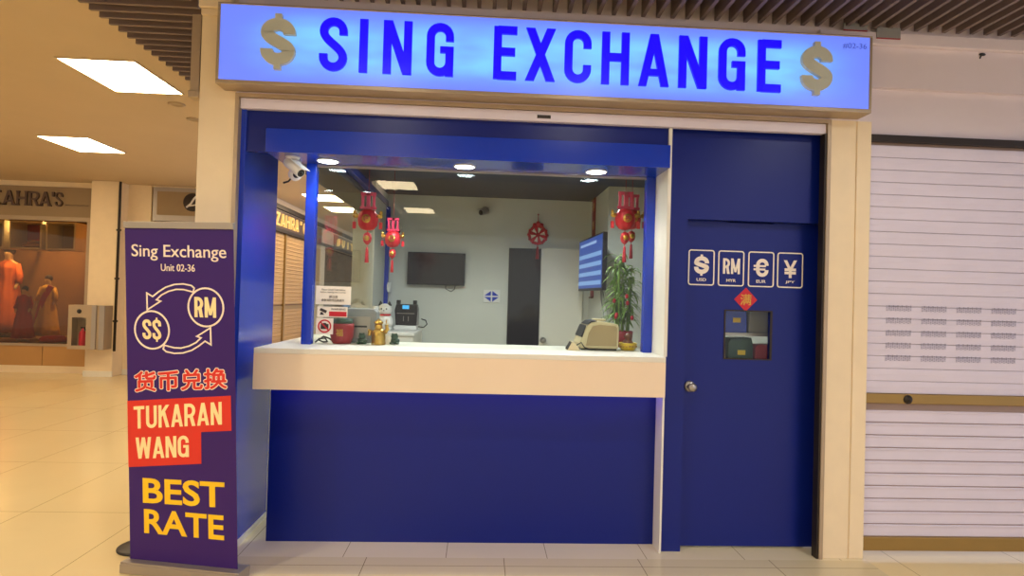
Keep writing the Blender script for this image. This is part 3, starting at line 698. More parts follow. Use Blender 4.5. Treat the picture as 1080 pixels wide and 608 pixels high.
# next shop along the hall
os_ = thing('shop_sign', 'grey framed shop fascia with a round dark emblem just left of the cream corner pillar', 'sign', (-5.1, ZY, 2.7))
MB().box(-5.56, -4.64, ZY - .03, ZY + .05, 2.62, 3.19).build('frame', 'alu', os_, world=True)
MB().box(-5.49, -4.64, ZY - .036, ZY - .03, 2.72, 3.12).build('panel', 'zsign', os_, world=True)
MB().lathe([(0, 0), (.155, 0), (.155, .01), (0, .01)], (-4.90, ZY - .036, 2.95), 32, axis='Y').build('emblem', 'ink', os_, world=True)
MB().strip([(-5.0, 2.86), (-4.93, 2.92), (-4.87, 3.02), (-4.84, 3.05)], .03, front(ZY - .046), -.006, 0).strip([(-4.98, 2.88), (-4.88, 2.9), (-4.8, 2.92)], .02, front(ZY - .046), -.006, 0).build('emblem_stroke', 'white_pl', os_, world=True)
struct('window_4', MB().box(-5.58, -4.62, ZY + .05, ZY + .06, .1, 2.62), 'shop_glass')
struct('wall_hall_inner', MB().box(-5.62, -4.6, 8.0, 8.1, 0, 3.2), 'zwall')

# side corridor: closed tan shutters and a dark shop beyond
CX = -3.8
struct('wall_corridor', MB().box(CX - .3, CX, ZY + .3, 18, 2.62, CEIL).box(CX - .3, CX, 7.3, 7.6, 0, 2.62).box(CX - .3, CX, 11.0, 11.4, 0, 2.62).box(CX - .3, CX, 16.6, 18, 0, 2.62), 'cream')
struct('wall_corridor_end', MB().box(CX - .3, -1.0, 18, 18.2, 0, CEIL), 'cream')
struct('trim_8', MB().box(CX, CX + .06, 7.3, 18, 3.02, 3.10).box(CX, CX + .05, 7.3, 18, 2.60, 2.66), 'dark_metal')
for i, (a, b) in enumerate(((7.62, 8.38), (8.46, 10.98))):
    t = thing('roller_shutter', ['narrow tan shutter in the side corridor, left of its steel mullion', 'wide tan shutter in the side corridor, beside the blue glass post'][i], 'shutter', (CX, (a + b) / 2, 0), 0, 'tan corridor shutters')
    mb = MB(); z = .02
    while z < 2.54:
        if not 1.12 < z < 1.2: mb.prism([(0, z), (-.008, z + .01), (-.008, z + .05), (-.012, z + .055), (-.012, z + .068), (0, z + .073)], lambda u, v, d: (CX - u - .02, d, v), a, b)
        z += .0755
    mb.build('slats', 'tan_shutter', t, world=True)
    MB().box(CX - .06, CX - .03, a, b, 0, 2.6).build('slat_joints', 'tan_dark', t, world=True)
    MB().box(CX - .03, CX - .004, a, b, 1.13, 1.2).build('lock_rail', 'gold_rail', t, world=True)
struct('trim_9', MB().box(CX - .04, CX + .02, 8.385, 8.455, 0, 2.62), 'gold_rail')
cs = thing('shop_sign', 'gold lit letters on the dark fascia above the tan corridor shutters', 'sign', (CX, 9.0, 2.66))
CF = lambda u, v, d: (CX + .0 - d, 7.3 + u, v)
MB().box(CX, CX + .02, 7.62, 10.98, 2.67, 3.0).build('fascia', 'zletter', cs, world=True)
for i, ch in enumerate("ZAHRA'S"):
    if ch == "'":
        put_glyph(MB(), ch, .42 + i * .29 + .06, 2.71, .07, .24, .05, CF, -.05, -.02).build('letter', 'gold_letter', cs, world=True)
    else:
        put_glyph(MB(), ch, .42 + i * .29, 2.71, .21, .24, .036, CF, -.05, -.02).build('letter', 'gold_letter', cs, world=True)
ds = thing('shop_sign', 'small white lit letters over the dark clothes window far down the corridor', 'sign', (CX, 14, 2.7))
MB().box(CX, CX + .02, 12.2, 15.6, 2.66, 2.98).build('fascia', 'zsign', ds, world=True)
for i, ch in enumerate('SUITS'):
    put_glyph(MB(), ch, 5.15 + i * .55, 2.71, .3, .2, .05, CF, -.05, -.02).build('letter', 'lamp' if False else 'gold_letter', ds, world=True)
struct('window_5', MB().box(CX - .1, CX - .09, 11.4, 16.6, .1, 2.60), 'shop_glass')
struct('wall_suit_shop', MB().box(CX - 1.6, CX - 1.5, 11.0, 17, 0, 2.9).box(CX - 1.5, CX - .12, 10.9, 11.0, 0, 2.9).box(CX - 1.5, CX - .12, 17.0, 17.1, 0, 2.9).box(CX - 1.5, CX - .3, 11, 17, 2.7, 2.8), 'zwall')
for i, (yy, m_, lb) in enumerate(((12.0, 'yellow_cloth', 'yellow and green garment hanging at the near end of the dark corridor window'), (13.4, 'black', 'dark suit jacket hanging in the corridor window, nearer one'), (14.9, 'black', 'dark suit jacket hanging in the corridor window, farther one'))):
    t = thing('hanging_garment', lb, 'garment', (CX - .5, yy, 1.0))
    w = .55 if i else .2
    MB().prism([(-w, 0), (w, 0), (w * 1.05, .9), (w * .9, 1.25), (w * .3, 1.38), (-w * .3, 1.38), (-w * .9, 1.25), (-w * 1.05, .9)], lambda u, v, d: (d, u, v), -.08, .08).build('cloth', m_, t)
    MB().tube([(0, -w * .8, 1.22), (0, 0, 1.40), (0, w * .8, 1.22)], .012).tube([(0, 0, 1.4), (0, 0, 1.70)], .008).build('hanger', 'steel', t)

# ================================================================ INSIDE THE BOOTH
def cable(pts, r=.004, m='black'): return MB().tube(pts, r, 6)
tv = thing('wall_screen', 'black switched-off flat screen on the back wall left of the door', 'screen', (-.465, 3.2, 1.61))
MB().box(-.78, -.152, 3.13, 3.165, 1.607, 1.965).build('casing', 'black', tv, world=True, bevel=.004)
MB().box(-.768, -.164, 3.127, 3.131, 1.622, 1.955).build('screen', 'screen_off', tv, world=True)
MB().box(-.55, -.38, 3.165, 3.2, 1.7, 1.88).build('wall_bracket', 'dark_metal', tv, world=True)
cable([(-.36, 3.18, 1.62), (-.36, 3.18, 1.57), (-.30, 3.18, 1.54), (-.26, 3.18, 1.57), (-.25, 3.18, 1.64)]).build('cable', 'black', tv, world=True)

lp = thing('logo_plate', 'white square plate with a blue diamond of four triangles on the back wall', 'sign', (.15, 3.2, 1.43))
MB().box(.058, .243, 3.185, 3.199, 1.43, 1.572).build('plate', 'white_pl', lp, world=True, bevel=.003)
mb = MB(); cx, cz = .15, 1.501; g = .008
for sx_ in (1, -1):
    for sz in (1, -1): mb.prism([(cx + sx_ * g, cz + sz * g), (cx + sx_ * .08, cz + sz * g), (cx + sx_ * g, cz + sz * .06)], front(3.185), -.004, 0)
mb.build('diamond_emblem', 'blue', lp, world=True)

d2 = bpy.data.objects.new('door_2', None); COL.objects.link(d2); d2['kind'] = 'structure'
MB().box(.331, .685, 3.17, 3.198, .02, 2.045).build('dark_glass_leaf', 'screen_off', d2, kind='structure')
MB().box(.690, 1.165, 3.175, 3.199, .02, 2.05).build('white_leaf', 'white', d2, kind='structure', bevel=.003)
MB().box(.33, 1.17, 3.165, 3.2, 2.05, 2.07).build('door_head', 'inner', d2, kind='structure')
MB().lathe([(0, 0), (.034, 0), (.034, .01), (.012, .014), (.012, .04), (.028, .05), (.028, .065), (0, .07)], (.735, 3.175, 1.03), 18, axis='Y').build('door_handle', 'steel', d2, kind='structure')

# big screen on the right wall
s2 = thing('rate_screen', 'lit blue rate screen on a wall arm, turned towards the counter from the right wall', 'screen', (1.23, 2.4, 1.6))
SA = lambda u, v, d: (1.075 + .04 * u + d, 2.92 - u, v)
MB().prism([(0, 1.585), (1.05, 1.585), (1.05, 2.115), (0, 2.115)], SA, 0, .04).build('casing', 'black', s2, world=True)
MB().prism([(.02, 1.61), (1.03, 1.61), (1.03, 2.10), (.02, 2.10)], SA, -.003, 0).build('screen', glow('screen_blue', (58, 96, 190), .62, (10, 20, 50)), s2, world=True)
rows = MB()
for k in range(4): rows.prism([(.04, 1.64 + k * .09), (1.01, 1.64 + k * .09), (1.01, 1.68 + k * .09), (.04, 1.68 + k * .09)], SA, -.006, -.003)
rows.build('rate_rows', glow('screen_row', (140, 180, 235), .75, (20, 40, 80)), s2, world=True)
MB().prism([(.1, 2.035), (.8, 2.035), (.8, 2.06), (.1, 2.06)], SA, -.006, -.003).build('title_row', glow('screen_title', (170, 200, 250), .7, (20, 40, 80)), s2, world=True)
MB().box(1.15, 1.239, 2.35, 2.55, 1.8, 1.95).build('wall_arm', 'dark_metal', s2, world=True)
tag(MB().box(1.19, 1.2, 2.34, 2.40, 1.7, 1.75).tube([(1.20, 2.33, 1.62), (1.18, 2.2, 1.5), (1.16, 1.9, 1.3), (1.14, 1.75, 1.2), (1.13, 1.7, .9)], .006, 6).tube([(1.21, 2.33, 1.62), (1.21, 2.1, 1.42), (1.19, 1.9, 1.35), (1.18, 1.8, .9)], .006, 6).build('screen_cable', 'grey_pl'), 'grey cables hanging below the blue rate screen', 'cable')
cp = thing('couplet_scroll', 'long narrow red paper scroll hanging on the right wall behind the rate screen', 'scroll', (1.23, 2.98, 1.5))
MB().box(1.228, 1.236, 2.90, 3.05, 1.52, 2.60).build('paper', 'red2', cp, world=True)
for k in range(5): put_text(MB(), '福', 0, .09, 0, .09, lambda u, v, d, k=k: (1.228 + d, 3.02 - u, 2.46 - k * .2 + v), -.002, 0, .02).build('gilt_character', 'gold', cp, world=True)
for z in (1.52, 2.585): MB().tube([(1.222, 2.88, z), (1.222, 3.07, z)], .009).build('rod', 'brown', cp, world=True)

# knot ornament on the back wall
kn = thing('knot_ornament', 'red and white fan shaped knot ornament with tassel hanging above the inner door', 'ornament', (.645, 3.19, 2.0))
mb = MB(); mw = MB(); C0 = (.645, 2.20)
for k in range(12):
    a = 2 * pi * k / 12 + .26
    for q in range(4):
        r_ = .03 + .02 * q
        (mb if k % 2 or q == 3 else mw).ball((C0[0] + r_ * cos(a), 3.172 - .003 * (k % 2), C0[1] + r_ * sin(a)), (.014 + .003 * q, .010, .014 + .003 * q), 8)
    mb.ball((C0[0] + .105 * cos(a + .26), 3.17, C0[1] + .10 * sin(a + .26)), (.016, .01, .016), 8)
mb.ball((C0[0], 3.165, C0[1]), (.025, .016, .025), 10); mb.ball((C0[0], 3.17, C0[1] + .125), (.026, .014, .03), 10)
for k in (-1, 1): mb.ball((C0[0] + k * .04, 3.17, C0[1] + .112), (.022, .012, .022), 10)
mb.build('knot', 'red', kn, world=True); mw.build('white_loops', 'paper', kn, world=True)
MB().tube([(.645, 3.175, 2.33), (.645, 3.175, 2.43)], .004, 6).ball((.645, 3.185, 2.43), .01, 8).build('cord', 'red2', kn, world=True)
MB().lathe([(.012, 2.07), (.014, 2.05), (.018, 1.96), (.02, 1.93)], (.645, 3.172, 0), 14).tube([(.645, 3.172, 2.07), (.645, 3.172, 2.1)], .004, 6).build('tassel', 'red2', kn, world=True)

# cameras
def bullet(name, label, loc, aim, parent_dir, L=.13, r=.032, m='white_pl', reach=.07):
    t = thing(name, label, 'security camera', loc)
    pd = Vector(parent_dir); a = Vector(aim).normalized(); hub = pd * reach
    ax = 'Z' if abs(pd.z) > .5 else 'Y'
    MB().tube([(0, 0, 0), tuple(pd * .012)], [.042, .036], 20).tube([tuple(pd * .012), tuple(hub)], .011, 12).ball(tuple(hub), .017, 12).build('mount', m, t)
    c = hub + Vector((0, 0, -r * .8))
    b0 = c - a * L * .4; b1 = c + a * L * .6
    MB().tube([tuple(b0), tuple(b0 + a * .01), tuple(b1 - a * .006), tuple(b1)], [r * .8, r, r, r * .96], 20).build('housing', m, t)
    MB().tube([tuple(b1 - a * .004), tuple(b1 + a * .002)], [r * .78, r * .78], 18).ball(tuple(b1), r * .4, 10).build('lens', 'black', t)
    up_ = Vector((0, 0, 1)); sd = a.cross(up_).normalized(); un = sd.cross(a)
    q = [b0 - a * .01 + un * (r + .003) + sd * r, b0 - a * .01 + un * (r + .003) - sd * r, b1 + a * .025 + un * (r + .003) - sd * r, b1 + a * .025 + un * (r + .003) + sd * r]
    MB().add([tuple(p) for p in q] + [tuple(p + un * .004) for p in q], [(0, 1, 2, 3), (7, 6, 5, 4), (0, 4, 5, 1), (1, 5, 6, 2), (2, 6, 7, 3), (3, 7, 4, 0)]).build('sun_shield', m, t)
    return t
bullet('security_camera', 'white bullet camera hanging under the header at the left glass post', (-1.10, .11, 2.29), (.80, -.45, -.62), (0, 0, -1), .14, .03, 'white_pl', .03)
dm = thing('dome_camera', 'small white ball camera hanging just below the bullet camera at the left post', 'security camera', (-1.115, .21, 2.29))
MB().lathe([(0, 0), (.035, 0), (.035, -.012), (.012, -.02), (.012, -.05), (0, -.05)], (0, 0, 0), 18).build('stem', 'white_pl', dm)
MB().ball((0, 0, -.085), (.040, .040, .038), 20).build('ball_housing', 'white_pl', dm)
MB().lathe([(0, 0), (.02, 0), (.018, .008), (0, .012)], (.018, -.033, -.093), 14, axis='Y').build('lens', 'black', dm)
MB().tube([(-.02, -.01, -.112), (-.035, -.01, -.13), (-.065, -.01, -.14)], .006, 8).build('cable', 'black', dm)
bullet('security_camera', 'grey bullet camera on the back wall above the logo plate', (.05, 3.2, 2.46), (-.55, -.75, -.25), (0, -1, 0), .13, .033, 'grey_pl')
bullet('security_camera', 'small white bullet camera near the inner corner post, lens facing out', (-.90, 3.2, 2.22), (.12, -1, -.1), (0, -1, 0), .11, .042)
tag(MB().box(-.985, -.955, 3.10, 3.14, 1.52, 1.62).box(-.99, -.95, 3.095, 3.105, 1.54, 1.60).build('wall_switch', 'white_pl'), 'small pale box fixed to the inner blue corner post', 'switch')

# lanterns
def lantern(label, loc, cord_top, s_=1.0, body='red'):
    t = thing('hanging_lantern', label, 'lantern', loc, 0, 'festive hanging lanterns')
    t.scale = (s_, s_, s_); top = (cord_top - loc[2]) / s_
    MB().tube([(0, 0, .20), (0, 0, top)], .0022, 6).build('cord', 'red2', t)
    MB().box(-.014, .014, -.012, .012, .10, .22).box(-.055, -.035, -.01, .01, .09, .21).box(.035, .055, -.01, .01, .09, .21).box(-.06, .06, -.012, .012, .195, .22).box(-.065, .065, -.012, .012, .085, .105).build('upper_fret', 'pink', t)
    MB().lathe([(.022, .085), (.05, .075), (.072, .045), (.078, 0), (.072, -.045), (.05, -.075), (.022, -.085)], (0, 0, 0), 32, 12, .05).build('lantern_body', body, t)
    MB().lathe([(0, 0), (.034, 0), (.034, .006), (0, .008)], (0, -.076, 0), 20, axis='Y').build('gold_medallion', 'gold', t)
    mb = MB(); put_text(mb, '福', -.02, .02, -.02, .02, front(-.084), -.002, 0, .02); mb.build('character', 'red2', t)
    for s in (1, -1):
        o = MB().ball((s * .095, -.01, .03), (.026, .014, .02), 10).ball((s * .105, -.01, .055), (.014, .01, .02), 8).tube([(s * .06, 0, .02), (s * .09, -.01, .03)], .006, 6).build('side_ornament', 'gold', t)
        MB().tube([(s * .105, -.01, .015), (s * .105, -.01, -.02)], .002, 5).box(s * .105 - .013, s * .105 + .013, -.018, -.002, -.075, -.02).build('small_charm', 'red', o)
    MB().tube([(0, 0, -.085), (0, 0, -.11)], .003, 6).lathe([(.006, -.10), (.03, -.115), (.036, -.15), (.028, -.18), (.018, -.19), (.010, -.20)], (0, 0, 0), 18).build('lower_gourd', 'red', t)
    MB().lathe([(0, 0), (.022, 0), (.02, .006), (0, .007)], (0, -.034, -.15), 16, axis='Y').build('gourd_medallion', 'gold', t)
    MB().tube([(0, 0, -.20), (0, 0, -.225)], .003, 6).lathe([(.008, -.22), (.011, -.235), (.014, -.30), (.017, -.345)], (0, 0, 0), 14).build('tassel', 'red', t)
    return t
l1 = lantern('nearer red lantern hanging left, with a long tassel above the red gift jar', (-.762, .70, 2.005), 2.599, .86)
l2 = lantern('farther smaller red lantern hanging in front of the inner corner post', (-.765, 1.9, 1.985), 2.599, .86)
l3 = lantern('red lantern cluster hanging at the right above the bamboo plant, nearer one', (.985, .50, 2.045), 2.599, .84)
l4 = lantern('red lantern hanging just behind the nearer one, beside the right glass post', (1.13, .90, 2.10), 2.599, .84)

# stickers on the glass
def sticker(name, label, x0, x1, z0, z1):
    t = thing(name, label, 'sticker', ((x0 + x1) / 2, .299, z0), 0, 'notices stuck on the counter glass')
    MB().box(x0, x1, .2975, .2998, z0, z1).build('paper', 'paper', t, world=True)
    return t
GF = front(.2975)
t = sticker('notice', 'white printed notice stuck on the glass, topmost of three beside the left post', -.990, -.775, 1.421, 1.535)
mb = MB()
put_text(mb, 'Please Check Cash Before', -.955, -.81, 1.508, 1.519, GF, -.001, 0); put_text(mb, 'Before Leaving the Counter', -.962, -.805, 1.491, 1.502, GF, -.001, 0)
put_text(mb, '请注意', -.91, -.855, 1.462, 1.478, GF, -.001, 0); put_text(mb, '请数清款项后再离开', -.955, -.815, 1.439, 1.456, GF, -.001, 0)
mb.build('print', 'ink', t, world=True)
t = sticker('notice', 'white and red camera warning notice, middle one stuck on the glass', -.978, -.793, 1.343, 1.408)
MB().box(-.905, -.798, .2965, .2975, 1.348, 1.378).build('red_bar', 'red', t, world=True)
MB().prism([(-.965, 1.385), (-.955, 1.398), (-.918, 1.383), (-.925, 1.366)], GF, -.001, 0).prism([(-.955, 1.375), (-.945, 1.37), (-.935, 1.356), (-.962, 1.356)], GF, -.001, 0).build('camera_symbol', 'ink', t, world=True)
put_text(MB(), 'WARNING', -.895, -.805, 1.387, 1.399, GF, -.001, 0, .02).build('print', 'ink', t, world=True)
t = sticker('notice', 'square no photography notice with red ring, lowest one stuck on the glass', -.982, -.878, 1.236, 1.336)
MB().strip(arc(-.93, 1.286, .037, .037, 0, 360, 32)[:-1], .009, GF, -.002, -.001, True).strip([(-.956, 1.312), (-.904, 1.260)], .008, GF, -.002, -.001).build('prohibition_ring', 'red', t, world=True)
MB().prism([(-.954, 1.268), (-.906, 1.268), (-.906, 1.300), (-.918, 1.300), (-.922, 1.306), (-.938, 1.306), (-.942, 1.300), (-.954, 1.300)], GF, -.0008, 0).build('camera_symbol', 'ink', t, world=True)

# on the counter, left
CZ = 1.173
rj = thing('gift_jar', 'round red jar with dark green lid standing behind the lowest notice', 'jar', (-.845, .40, CZ))
MB().lathe([(0, 0), (.055, 0), (.062, .012), (.072, .05), (.074, .11), (.070, .128), (0, .128)], (0, 0, 0), 28).build('jar_body', 'red2', rj)
MB().lathe([(0, 0), (.066, 0), (.068, .006), (.064, .03), (0, .034)], (0, 0, .128), 28).build('lid', 'green_dark', rj)
put_text(MB(), '福', -.022, .022, .05, .095, front(-.0745), -.002, .01, .01).build('gilt_character', 'gold', rj)
gb = thing('cash_machine', 'plain grey upright machine standing behind the red jar', 'machine', (-.755, .56, CZ))
MB().prism([(-.11, 0), (.11, 0), (.11, .20), (.09, .222), (-.11, .222)], FR, -.07, .06).build('housing', 'grey_pl', gb, bevel=.006)
MB().box(-.08, .07, -.074, -.068, .03, .17).build('front_cover', 'alu', gb, bevel=.004)
MB().box(-.06, .05, -.076, -.073, .10, .112).build('slot', 'black', gb)
tag(MB().tube([(-1.0, .36, CZ + .006), (-.975, .35, CZ + .03), (-.94, .36, CZ + .034), (-.93, .38, CZ + .012), (-.96, .40, CZ + .006), (-.985, .38, CZ + .02), (-.95, .36, CZ + .045), (-.915, .38, CZ + .03), (-.90, .42, CZ + .006)], .0055, 8).build('cable_loop', 'black'), 'tangled black cable on the counter beside the left post', 'cable')
def frog(label, loc, paper):
    t = thing('figurine', label, 'figurine', loc, 0, 'small dark green figurines')
    MB().ball((0, 0, .022), (.032, .028, .022)).ball((0, -.012, .05), (.024, .022, .02)).ball((-.02, -.024, .008), (.012, .016, .008)).ball((.02, -.024, .008), (.012, .016, .008)).build('body', 'green_dark', t)
    MB().ball((-.012, -.022, .066), .007, 8).ball((.012, -.022, .066), .007, 8).build('eyes', 'green_dark', t)
    if paper: MB().prism([(-.062, 0), (-.024, 0), (-.02, .045), (-.045, .065), (-.066, .04)], FR, -.03, -.026).build('paper_tag', 'paper', t)
    return t
frog('dark green squat figurine left of the gold figure on the counter', (-.715, .40, CZ), False)
frog('dark green figurine with a white paper tag right of the gold figure', (-.515, .44, CZ), True)
gf = thing('gold_figure', 'shiny gold seated figure with raised arms on the counter', 'figurine', (-.612, .385, CZ))
MB().lathe([(0, 0), (.045, 0), (.047, .012), (.043, .02), (.046, .045), (.043, .075), (.03, .095), (.018, .10), (0, .10)], (0, 0, 0), 24).ball((0, -.004, .115), (.026, .024, .027)).ball((0, -.03, .055), (.022, .018, .025)).tube([(.04, 0, .075), (.056, -.01, .10), (.05, -.012, .128)], [.014, .012, .011]).tube([(-.04, 0, .075), (-.056, -.01, .09), (-.055, -.015, .055)], [.014, .012, .011]).build('body', 'gold', gf)
MB().lathe([(.028, 0), (.03, .008), (.016, .02), (.006, .03), (0, .032)], (0, -.004, .133), 18).build('hat', 'gold', gf)

# cabinet with cat and note counter at the back left
sc_ = thing('side_cabinet', 'white low cabinet at the back left of the booth carrying the cat and counting machine', 'cabinet', (-.8, 2.7, 0))
MB().box(-1.02, -.60, 2.30, 3.12, 0, 1.10).build('carcass', 'white', sc_, world=True)
MB().box(-1.025, -.59, 2.29, 3.125, 1.10, 1.13).build('top', 'white_pl', sc_, world=True, bevel=.003)
ca = thing('lucky_cat', 'white beckoning cat figure with black ears and red collar beside the counting machine', 'figurine', (-.905, 2.48, 1.134))
MB().ball((0, 0, .085), (.082, .07, .09), 18).ball((0, -.012, .205), (.07, .06, .062), 18).tube([(-.062, -.02, .12), (-.085, -.04, .18), (-.08, -.045, .24)], [.028, .026, .03]).tube([(.05, -.05, .12), (.055, -.07, .06)], [.026, .024]).ball((-.045, -.05, .02), (.03, .04, .022)).ball((.045, -.05, .02), (.03, .04, .022)).build('body', 'white_pl', ca)
for s in (1, -1): MB().lathe([(.026, 0), (.012, .03), (0, .048)], (s * .042, -.005, .246), 10).build('ear', 'black', ca)
MB().lathe([(.056, 0), (.062, .008), (.056, .016)], (0, -.006, .148), 24).build('collar', 'red', ca)
MB().ball((.045, -.055, .09), (.03, .02, .034), 12).build('gold_coin', 'gold', ca)
MB().ball((-.024, -.066, .215), .008, 8).ball((.024, -.066, .215), .008, 8).ball((0, -.072, .198), .006, 8).build('face', 'black', ca)
nc = thing('note_counter', 'black banknote counting machine with small lit blue display on the back cabinet', 'machine', (-.735, 2.83, 1.131))
MB().box(-.115, .115, -.10, .10, 0, .045).build('tray', 'white_pl', nc, bevel=.004)
MB().prism([(-.10, .046), (.11, .046), (.12, .20), (.11, .262), (-.10, .262), (-.115, .20)], FR, -.08, .08).build('housing', 'black', nc, bevel=.005)
for s in (-1, 1): MB().box(s * .085 - .018, s * .085 + .018, -.05, .05, .262, .305).build('note_guide', 'black', nc, bevel=.006)
MB().box(-.035, .032, -.085, -.079, .215, .253).build('display', 'lcd', nc)
mb = MB()
for s in (-.022, .028): mb.box(s - .003, s + .003, -.086, -.08, .09, .14)
mb.box(-.09, .09, -.083, -.08, .165, .172).build('feed_rollers', 'steel', nc)
MB().box(.112, .122, -.07, .07, .05, .20).build('side_cover', 'grey_pl', nc)
MB().tube([(.12, .02, .03), (.18, .0, .025), (.215, -.01, .06), (.20, .0, .10), (.15, .05, .11)], .006, 6).build('cable', 'black', nc)

# on the counter, right
mc = thing('note_counter', 'beige banknote counting machine seen from its side at the right end of the counter', 'machine', (.80, .47, CZ))
prof = [(-.125, .012), (.125, .012), (.128, .15), (.118, .172), (.0, .188), (-.055, .182), (-.085, .155), (-.115, .08), (-.128, .045)]
MB().prism(prof, FR, -.13, .12).build('housing', 'beige_pl', mc, bevel=.008)
MB().prism([(-.085, .03), (.112, .03), (.114, .145), (.105, .158), (0, .166), (-.045, .155), (-.07, .11)], FR, -.1335, -.128).build('side_cover', 'tan_pl', mc, bevel=.002)
MB().prism([(-.122, .085), (-.092, .158), (-.088, .16), (-.110, .083)], FR, -.134, .10).prism([(-.083, .165), (-.055, .188), (-.02, .192), (-.02, .187), (-.052, .181)], FR, -.134, .10).build('feed_slots', 'black', mc)
MB().box(-.115, .115, -.12, .11, 0, .012).build('feet_base', 'black', mc)
MB().box(-.02, .06, -.03, .06, .186, .20).build('top_handle', 'beige_pl', mc, bevel=.004)
ed = thing('customer_display', 'small dark wedge shaped display lying left of the beige counting machine', 'display', (.625, .35, CZ))
MB().prism([(-.035, 0), (.045, 0), (.035, .02), (.0, .055), (-.008, .053)], FR, -.05, .05).build('wedge', 'beige_pl', ed, bevel=.003)
MB().prism([(-.036, .006), (-.032, .002), (-.002, .052), (-.010, .052)], FR, -.046, .046).build('display', 'black', ed)
MB().tube([(.03, .0, .03), (.055, -.03, .05), (.075, -.04, .02), (.12, -.04, .006), (.2, -.02, .006)], .004, 6).build('cable', 'black', ed)
bw = thing('yellow_bowl', 'yellow bowl by the right glass post with a brown laughing figure inside', 'bowl', (1.005, .42, CZ))
MB().lathe([(0, 0), (.04, 0), (.055, .015), (.06, .045), (.056, .05), (.048, .02), (0, .014)], (0, 0, 0), 28).build('bowl', 'yellow', bw)
mb = MB()
for k in range(7):
    a = -pi / 2 + (k - 3) * .35; mb.ball((.058 * cos(a), .058 * sin(a), .028), .007, 8)
mb.build('studs', 'gold', bw)
lf = thing('figurine', 'small brown round laughing figure sitting in the yellow bowl', 'figurine', (1.005, .42, CZ + .0145))
MB().ball((0, 0, .03), (.036, .034, .032)).ball((0, -.008, .075), (.024, .022, .023)).ball((-.023, -.006, .076), .007, 8).ball((.023, -.006, .076), .007, 8).build('body', 'brown', lf)

# bamboo plant
pt = thing('bamboo_plant', 'leafy lucky bamboo in a red pot behind the beige machine at the right end', 'plant', (1.12, 1.12, 0))
MB().box(-.17, .17, -.13, .13, 0, 1.14).build('stand', 'white', pt)
MB().lathe([(0, 0), (.07, 0), (.085, .02), (.095, .12), (.088, .125), (.08, .1), (0, .1)], (0, 0, 1.14), 24).build('pot', 'red2', pt)
stx = []
for k in range(9):
    a = k * 2.4; r = .015 + .0062 * k
    stx.append((r * cos(a), r * sin(a), 1.55 + .3 * ((k * 37) % 10) / 10))
mb = MB()
for x_, y_, zt in stx:
    pts = []; z_ = 1.23
    while z_ < zt: pts.append((x_ * (1 + .8 * (z_ - 1.2)), y_ * (1 + .8 * (z_ - 1.2)), z_)); z_ += .05
    mb.tube(pts, [.0075 + (.002 if i % 2 else 0) for i in range(len(pts))], 8)
mb.build('stalks', 'green', pt)
mb = MB()
for x_, y_, zt in stx:
    for k in range(26):
        z0 = 1.34 + (zt - 1.30) * random.random(); a = random.uniform(0, 2 * pi); L = random.uniform(.09, .17); w = random.uniform(.007, .012); up_ = random.uniform(.2, 1.0)
        bx, by = x_ * (1 + .8 * (z0 - 1.2)), y_ * (1 + .8 * (z0 - 1.2))
        vs = []
        for i in range(6):
            q = i / 5; rr = L * q * (1 - .15 * up_); zz = z0 + L * (up_ * q - 1.0 * q * q * .9); ww = w * sin(pi * min(1, .12 + q * .88)) + .0006
            px_, py_ = bx + rr * cos(a), by + rr * sin(a)
            px_ = min(px_, .16); py_ = max(-.30, py_)
            vs += [(px_ - sin(a) * ww, py_ + cos(a) * ww, zz), (px_, py_, zz - .003), (px_ + sin(a) * ww, py_ - cos(a) * ww, zz)]
        fs = []
        for i in range(5): fs += [(3 * i, 3 * i + 1, 3 * i + 4, 3 * i + 3), (3 * i + 1, 3 * i + 2, 3 * i + 5, 3 * i + 4)]
        mb.add(vs, fs, True)
mb.build('leaves', 'green', pt)
mb = MB()
for k in range(6): mb.ball((random.uniform(-.1, .06), random.uniform(-.17, -.12), random.uniform(1.36, 1.75)), (.014, .01, .018), 8)
mb.build('red_charms', 'red', pt)

# ================================================================ ON THE DOOR
def currency(sym, code, x0, z1, label):
    t = thing('currency_sign', label, 'sign', (x0 + .078, DY, z1 - .212), 0, 'currency signs on the door')
    fn = lambda u, v, d: (x0 + u, DY - .0005 + d, z1 - .212 + v)
    W_, H_, R_ = .157, .212, .014
    o = arc(W_ - R_, H_ - R_, R_, R_, 0, 90, 5) + arc(R_, H_ - R_, R_, R_, 90, 180, 5) + arc(R_, R_, R_, R_, 180, 270, 5) + arc(W_ - R_, R_, R_, R_, 270, 360, 5)
    MB().strip(o, .0075, fn, -.0018, 0, True).build('border', 'decal', t, world=True)
    mb = MB()
    if sym == 'RM': put_word(mb, 'RM', .027, .134, .072, .096, .0145, fn, -.0018, 0, .16)
    elif sym == '$': put_glyph(mb, '$', .033, .056, .093, .13, .026, fn, -.0018, 0)
    elif sym == '€': put_glyph(mb, '€', .047, .060, .078, .112, .022, fn, -.0018, 0)
    else: put_text(mb, sym, .038, .122, .058, .168, fn, -.0018, 0, .022)
    mb.build('symbol', 'decal', t, world=True)
    put_text(MB(), code, .050, .110, .022, .041, fn, -.0018, 0, .015).build('code', 'decal', t, world=True)
for sym, code, x0, lb in (('$', 'USD', 1.303, 'white dollar currency sign on the blue door, first from the left'), ('RM', 'MYR', 1.490, 'white ringgit currency sign with RM letters on the blue door'), ('€', 'EUR', 1.679, 'white euro currency sign on the blue door'), ('¥', 'JPY', 1.863, 'white yen currency sign on the blue door, nearest the pillar')):
    currency(sym, code, x0, 1.822, lb)
dd = thing('festive_diamond', 'red paper diamond with a gold character above the small door window', 'ornament', (1.665, DY, 1.45))
